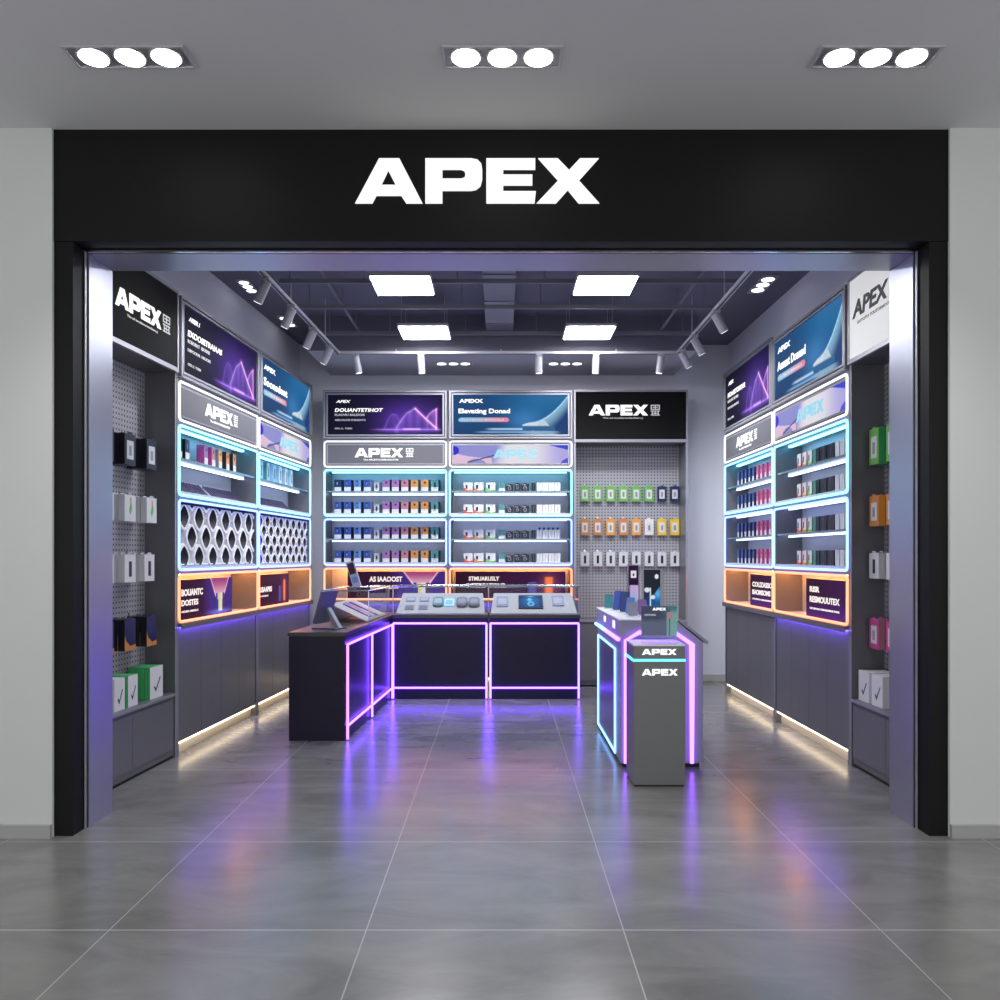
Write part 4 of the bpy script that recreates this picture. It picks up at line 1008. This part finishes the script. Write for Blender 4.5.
# ------------------------------------------------------------------ island kiosk
IS = thing('island_kiosk', 'grey island display kiosk outlined with purple light tubes', 'kiosk', T(.81,5.54,0))
W_ = .555; LY = 1.30; KG = brushed('kiosk_grey', (.27,.27,.30), .36, .15, (30,30,1), .04)
MB().prism_y([(0.02,0),(W_-.02,0),(W_-.02,.03),(0.02,.03)], .02, LY-.02, DARK).build('plinth', IS)
MB().prism_y([(0,.03),(W_,.03),(W_,.845),(.385,.985),(.02,.985),(0,.87)], 0, LY, KG).build('body', IS)
b = MB().box(-.012, .385, -.004, LY, .885, .995, KG).box(-.014,.387,-.006,LY+.002,.995,1.002,WHITE).build('top_box', IS)
MB().prism_y([(.385,1.012),(.385,.992),(.585,.835),(.590,.853)], -.012, LY, KG).build('sloped_top', IS)
MB().sweep([(.030,-.022,.035),(.030,-.022,.862),(.12,-.022,.915),(.36,-.022,.915),(.475,-.022,.835),(.475,-.022,.035)], .013, E['lav'], up=Vector((0,1,0))).build('purple_light_tube', IS)
MB().sweep([(-.018,.0,.866),(-.018,LY*.55,.866)], .013, E['lav'], up=Vector((0,0,1))).build('purple_light_tube', IS)
MB().sweep([(-.018,LY*.55,.866),(-.018,LY,.866)], .013, E['icy'], up=Vector((0,0,1))).build('blue_light_tube', IS)
ys0, ys1, q0, q1 = .25, 1.25, .045, .775
MB().sweep([(-.006,ys0,q0),(-.006,ys1,q0),(-.006,ys1,q1),(-.006,ys0,q1)], .0065, E['icy'], True, up=Vector((1,0,0))).build('blue_light_tube', IS)
MB().box(-.002,.0,ys0+.02,ys1-.02,q0+.02,q1-.02,mat('kiosk_panel', (.16,.16,.22), .3, .4)).build('side_panel', IS)
b = MB()
for (a,c,z0,z1_) in ((.20,.25,.92,.975),(.28,.32,.92,.975),(.25,.28,.945,.975),(.70,.82,.925,.97)): b.box(-.0135,-.012,a,c,z0,z1_,E['text'])
b.build('white_marks', IS)
# pedestal
PD = thing('brand_pedestal', 'grey pedestal with white brand words and cyan stripe, in front of kiosk', 'pedestal', T(.822,5.08,0))
pw = .318; pdp = .30
MB().box(.006,pw-.006,.006,pdp-.006,0,.012,DARK).build('foot', PD)
b = bevel(MB().box(0,pw,0,pdp,.012,.872,mat('pedestal_grey', (.135,.137,.14), .4, .2)).build('body', PD), .003, 2)
MB().box(-.002,pw+.002,-.002,pdp,.872,.882,mat('pedestal_top', (.7,.7,.72), .3)).build('top', PD)
MB().box(-.003,pw+.003,-.005,0,.776,.792,E['cyan_soft']).box(-.006,-.0,-.005,pdp,.776,.792,E['cyan_soft']).build('cyan_stripe', PD)
apex(PD, .05, .818, .215, E['text'], -.002, .004, 'lettering', h=.036)
apex(PD, .05, .690, .222, E['text'], -.002, .004, 'lettering', h=.040)
# acrylic holder on the pedestal
def art_holder(u, v):
    c = mix((.003,.015,.075), (.008,.17,.20), ss(.45,.95,u)); c = mix((.11,.13,.22), c, ss(.42,.62,v))
    if u > .80: c = mix((.22,.52,.42), c, ss(.7,.95,v))
    if .70 < u < .87 and .58 < v < .80: c = (.62,.30,.30)
    if .70 < u < .78 and v < .58: c = (.25,.45,.45)
    return c
t = thing('sign_holder', 'clear acrylic holder with blue-green advert card on the pedestal', 'sign', T(.885,5.17,.883))
hw = .225; hh = .235
o = link('advert_card', art_mesh('advert_card', 0, hw, .045, hh-.004, 0, art_holder, 60, 60, PRINT), t); o.location = (0,.002,0)
MB().box(-.003,hw+.003,-.006,-.002,0,hh,GLASS).build('front_pane', t)
MB().box(-.003,hw+.003,.004,.008,0,hh,ACRYL).build('rear_pane', t)
MB().box(-.006,hw+.006,-.05,.05,0,.005,ACRYL).build('foot', t)
apex(t, .07, hh-.032, .085, E['text'], .0005, .002, 'lettering', h=.018)
text('tagline', t, 'DUOUNEG', .02, hh-.065, .07, .012, E['textd'], .0005)
PH = {}
def phone(M, label, col, h=.15, grp='display phones on the kiosk', w=.068):
    t = thing('display_phone', label, 'phone', M, grp)
    MB().prism_z([(p[0],p[2]) for p in rrect(-.04,.04,-.03,.05,.01)], 0, .006, ACRYL).build('stand_base', t)
    MB().add([(-.02,.03,.006),(.02,.03,.006),(.02,.036,.006),(-.02,.036,.006),(-.02,.018,.09),(.02,.018,.09),(.02,.024,.09),(-.02,.024,.09)], FS, ACRYL).build('stand_back', t)
    pts = [(p[0], p[2]) for p in rrect(-w/2, w/2, 0, h, .010)]
    o = MB().prism_y(pts, -.005, .005, cm(col)).build('body', t); o.location = (0,0,.008); o.rotation_euler = (-.18,0,0)
    pts = [(p[0], p[2]) for p in rrect(-w/2+.004, w/2-.004, .004, h-.004, .008)]
    o = MB().prism_y(pts, -.0058, -.005, mat('phone_screen_'+col, COLS[col], .1, 0, (.25,.3,.9) if col != 'teal' else (.1,.5,.7), .12)).build('screen', t); o.location = (0,0,.008); o.rotation_euler = (-.18,0,0)
zt_ = 1.003
for i, (px, y, c, rz) in enumerate(((608.5,6.62,'teal',-.3),(616,6.38,'blue',-.9),(623.5,6.15,'navy',-.8),(629,5.95,'lblue',-.9),(633,5.74,'grey',.2),(643,5.84,'pink',.3))):
    phone(T((px-501)*y/820, y, zt_, rz), 'display phone on stand on kiosk top, %s' % ('farthest, teal','violet-blue, second from the back','navy, third from the back','pale blue, before the narrow dark screen','small grey, nearest the entrance','mauve, before the wide screen')[i], c, (.11,.15,.155,.12,.10,.11)[i])
# totem screens
def totem(M, w, h, fn, label, cat='screen', bw=None):
    t = thing('totem_screen', label, cat, M, None)
    bw = bw or w
    bevel(MB().box(-.008, bw+.008, 0, .03, 0, h, mat('totem_shell', (.32,.32,.35), .4, .4)).build('shell', t), .004, 2)
    MB().box(-.008, bw+.008, -.03, .06, 0, .006, mat('totem_shell')).build('base', t)
    o = link('screen', art_mesh('screen', 0, w, .012, h-.008, -.001, fn, 40, 90, POSTER), t)
    return t
def art_t1(u, v):
    c = mix((.02,.005,.03), (.03,.01,.06), v)
    if .72 < v < .88 and .2 < u < .8 and not (.4 < u < .6 and .76 < v < .82): c = (.9,.85,.9)
    if v < .55: c = mix((.25,.55,.85), (.65,.45,.8), ss(.1,.5,v)+.3*math.sin(u*9)); c = mix(c, (.05,.02,.1), ss(.25,.0,u)*.9)
    return c
def art_t2(u, v):
    c = mix((.01,.10,.35), (.02,.04,.10), ss(.2,.5,v-.25*(u-.5)))
    c = addc(c, (.1,.5,.8), .9*g(math.hypot(u-.85, (v-.45)*2), .25))
    if v > .52+.10*math.sin(u*6+1.5): c = (.02,.024,.04)
    if math.hypot((u-.78), (v-.84)*2.2) < .12: c = (.9,.95,1)
    if abs(u-.40) < .03 and v < .58: c = (.75,.85,.95)
    if math.hypot((u-.2), (v-.53)*3) < .17 or math.hypot((u-.55), (v-.36)*3) < .14: c = (.85,.9,.95)
    return c
totem(T(1.0,6.42,zt_), .075, .36, art_t1, 'narrow dark totem screen with purple picture on the kiosk')
totem(T(1.045,6.0,zt_), .120, .335, art_t2, 'wide totem screen with blue picture on the kiosk', bw=.137)
t = thing('tablet', 'pale blue tablet lying on sloped right side of the kiosk', 'tablet', T(.81+.42,6.0,.992) @ Matrix.Rotation(math.atan2(.157,.2), 4, 'Y'))
MB().prism_z([(0,0),(.10,0),(.10,.26),(0,.26)], 0, .012, mat('tablet_blue', (.20,.35,.5), .3)).build('body', t)
MB().prism_z([(.008,.008),(.092,.008),(.092,.252),(.008,.252)], .012, .013, mat('tablet_face', (.3,.5,.6), .2, 0, (.3,.6,.8), .3)).build('screen', t)

# ------------------------------------------------------------------ world
w = bpy.data.worlds.new('world'); bpy.context.scene.world = w; w.use_nodes = True
w.node_tree.nodes['Background'].inputs['Color'].default_value = (.97,.98,1,1)
w.node_tree.nodes['Background'].inputs['Strength'].default_value = 1.5
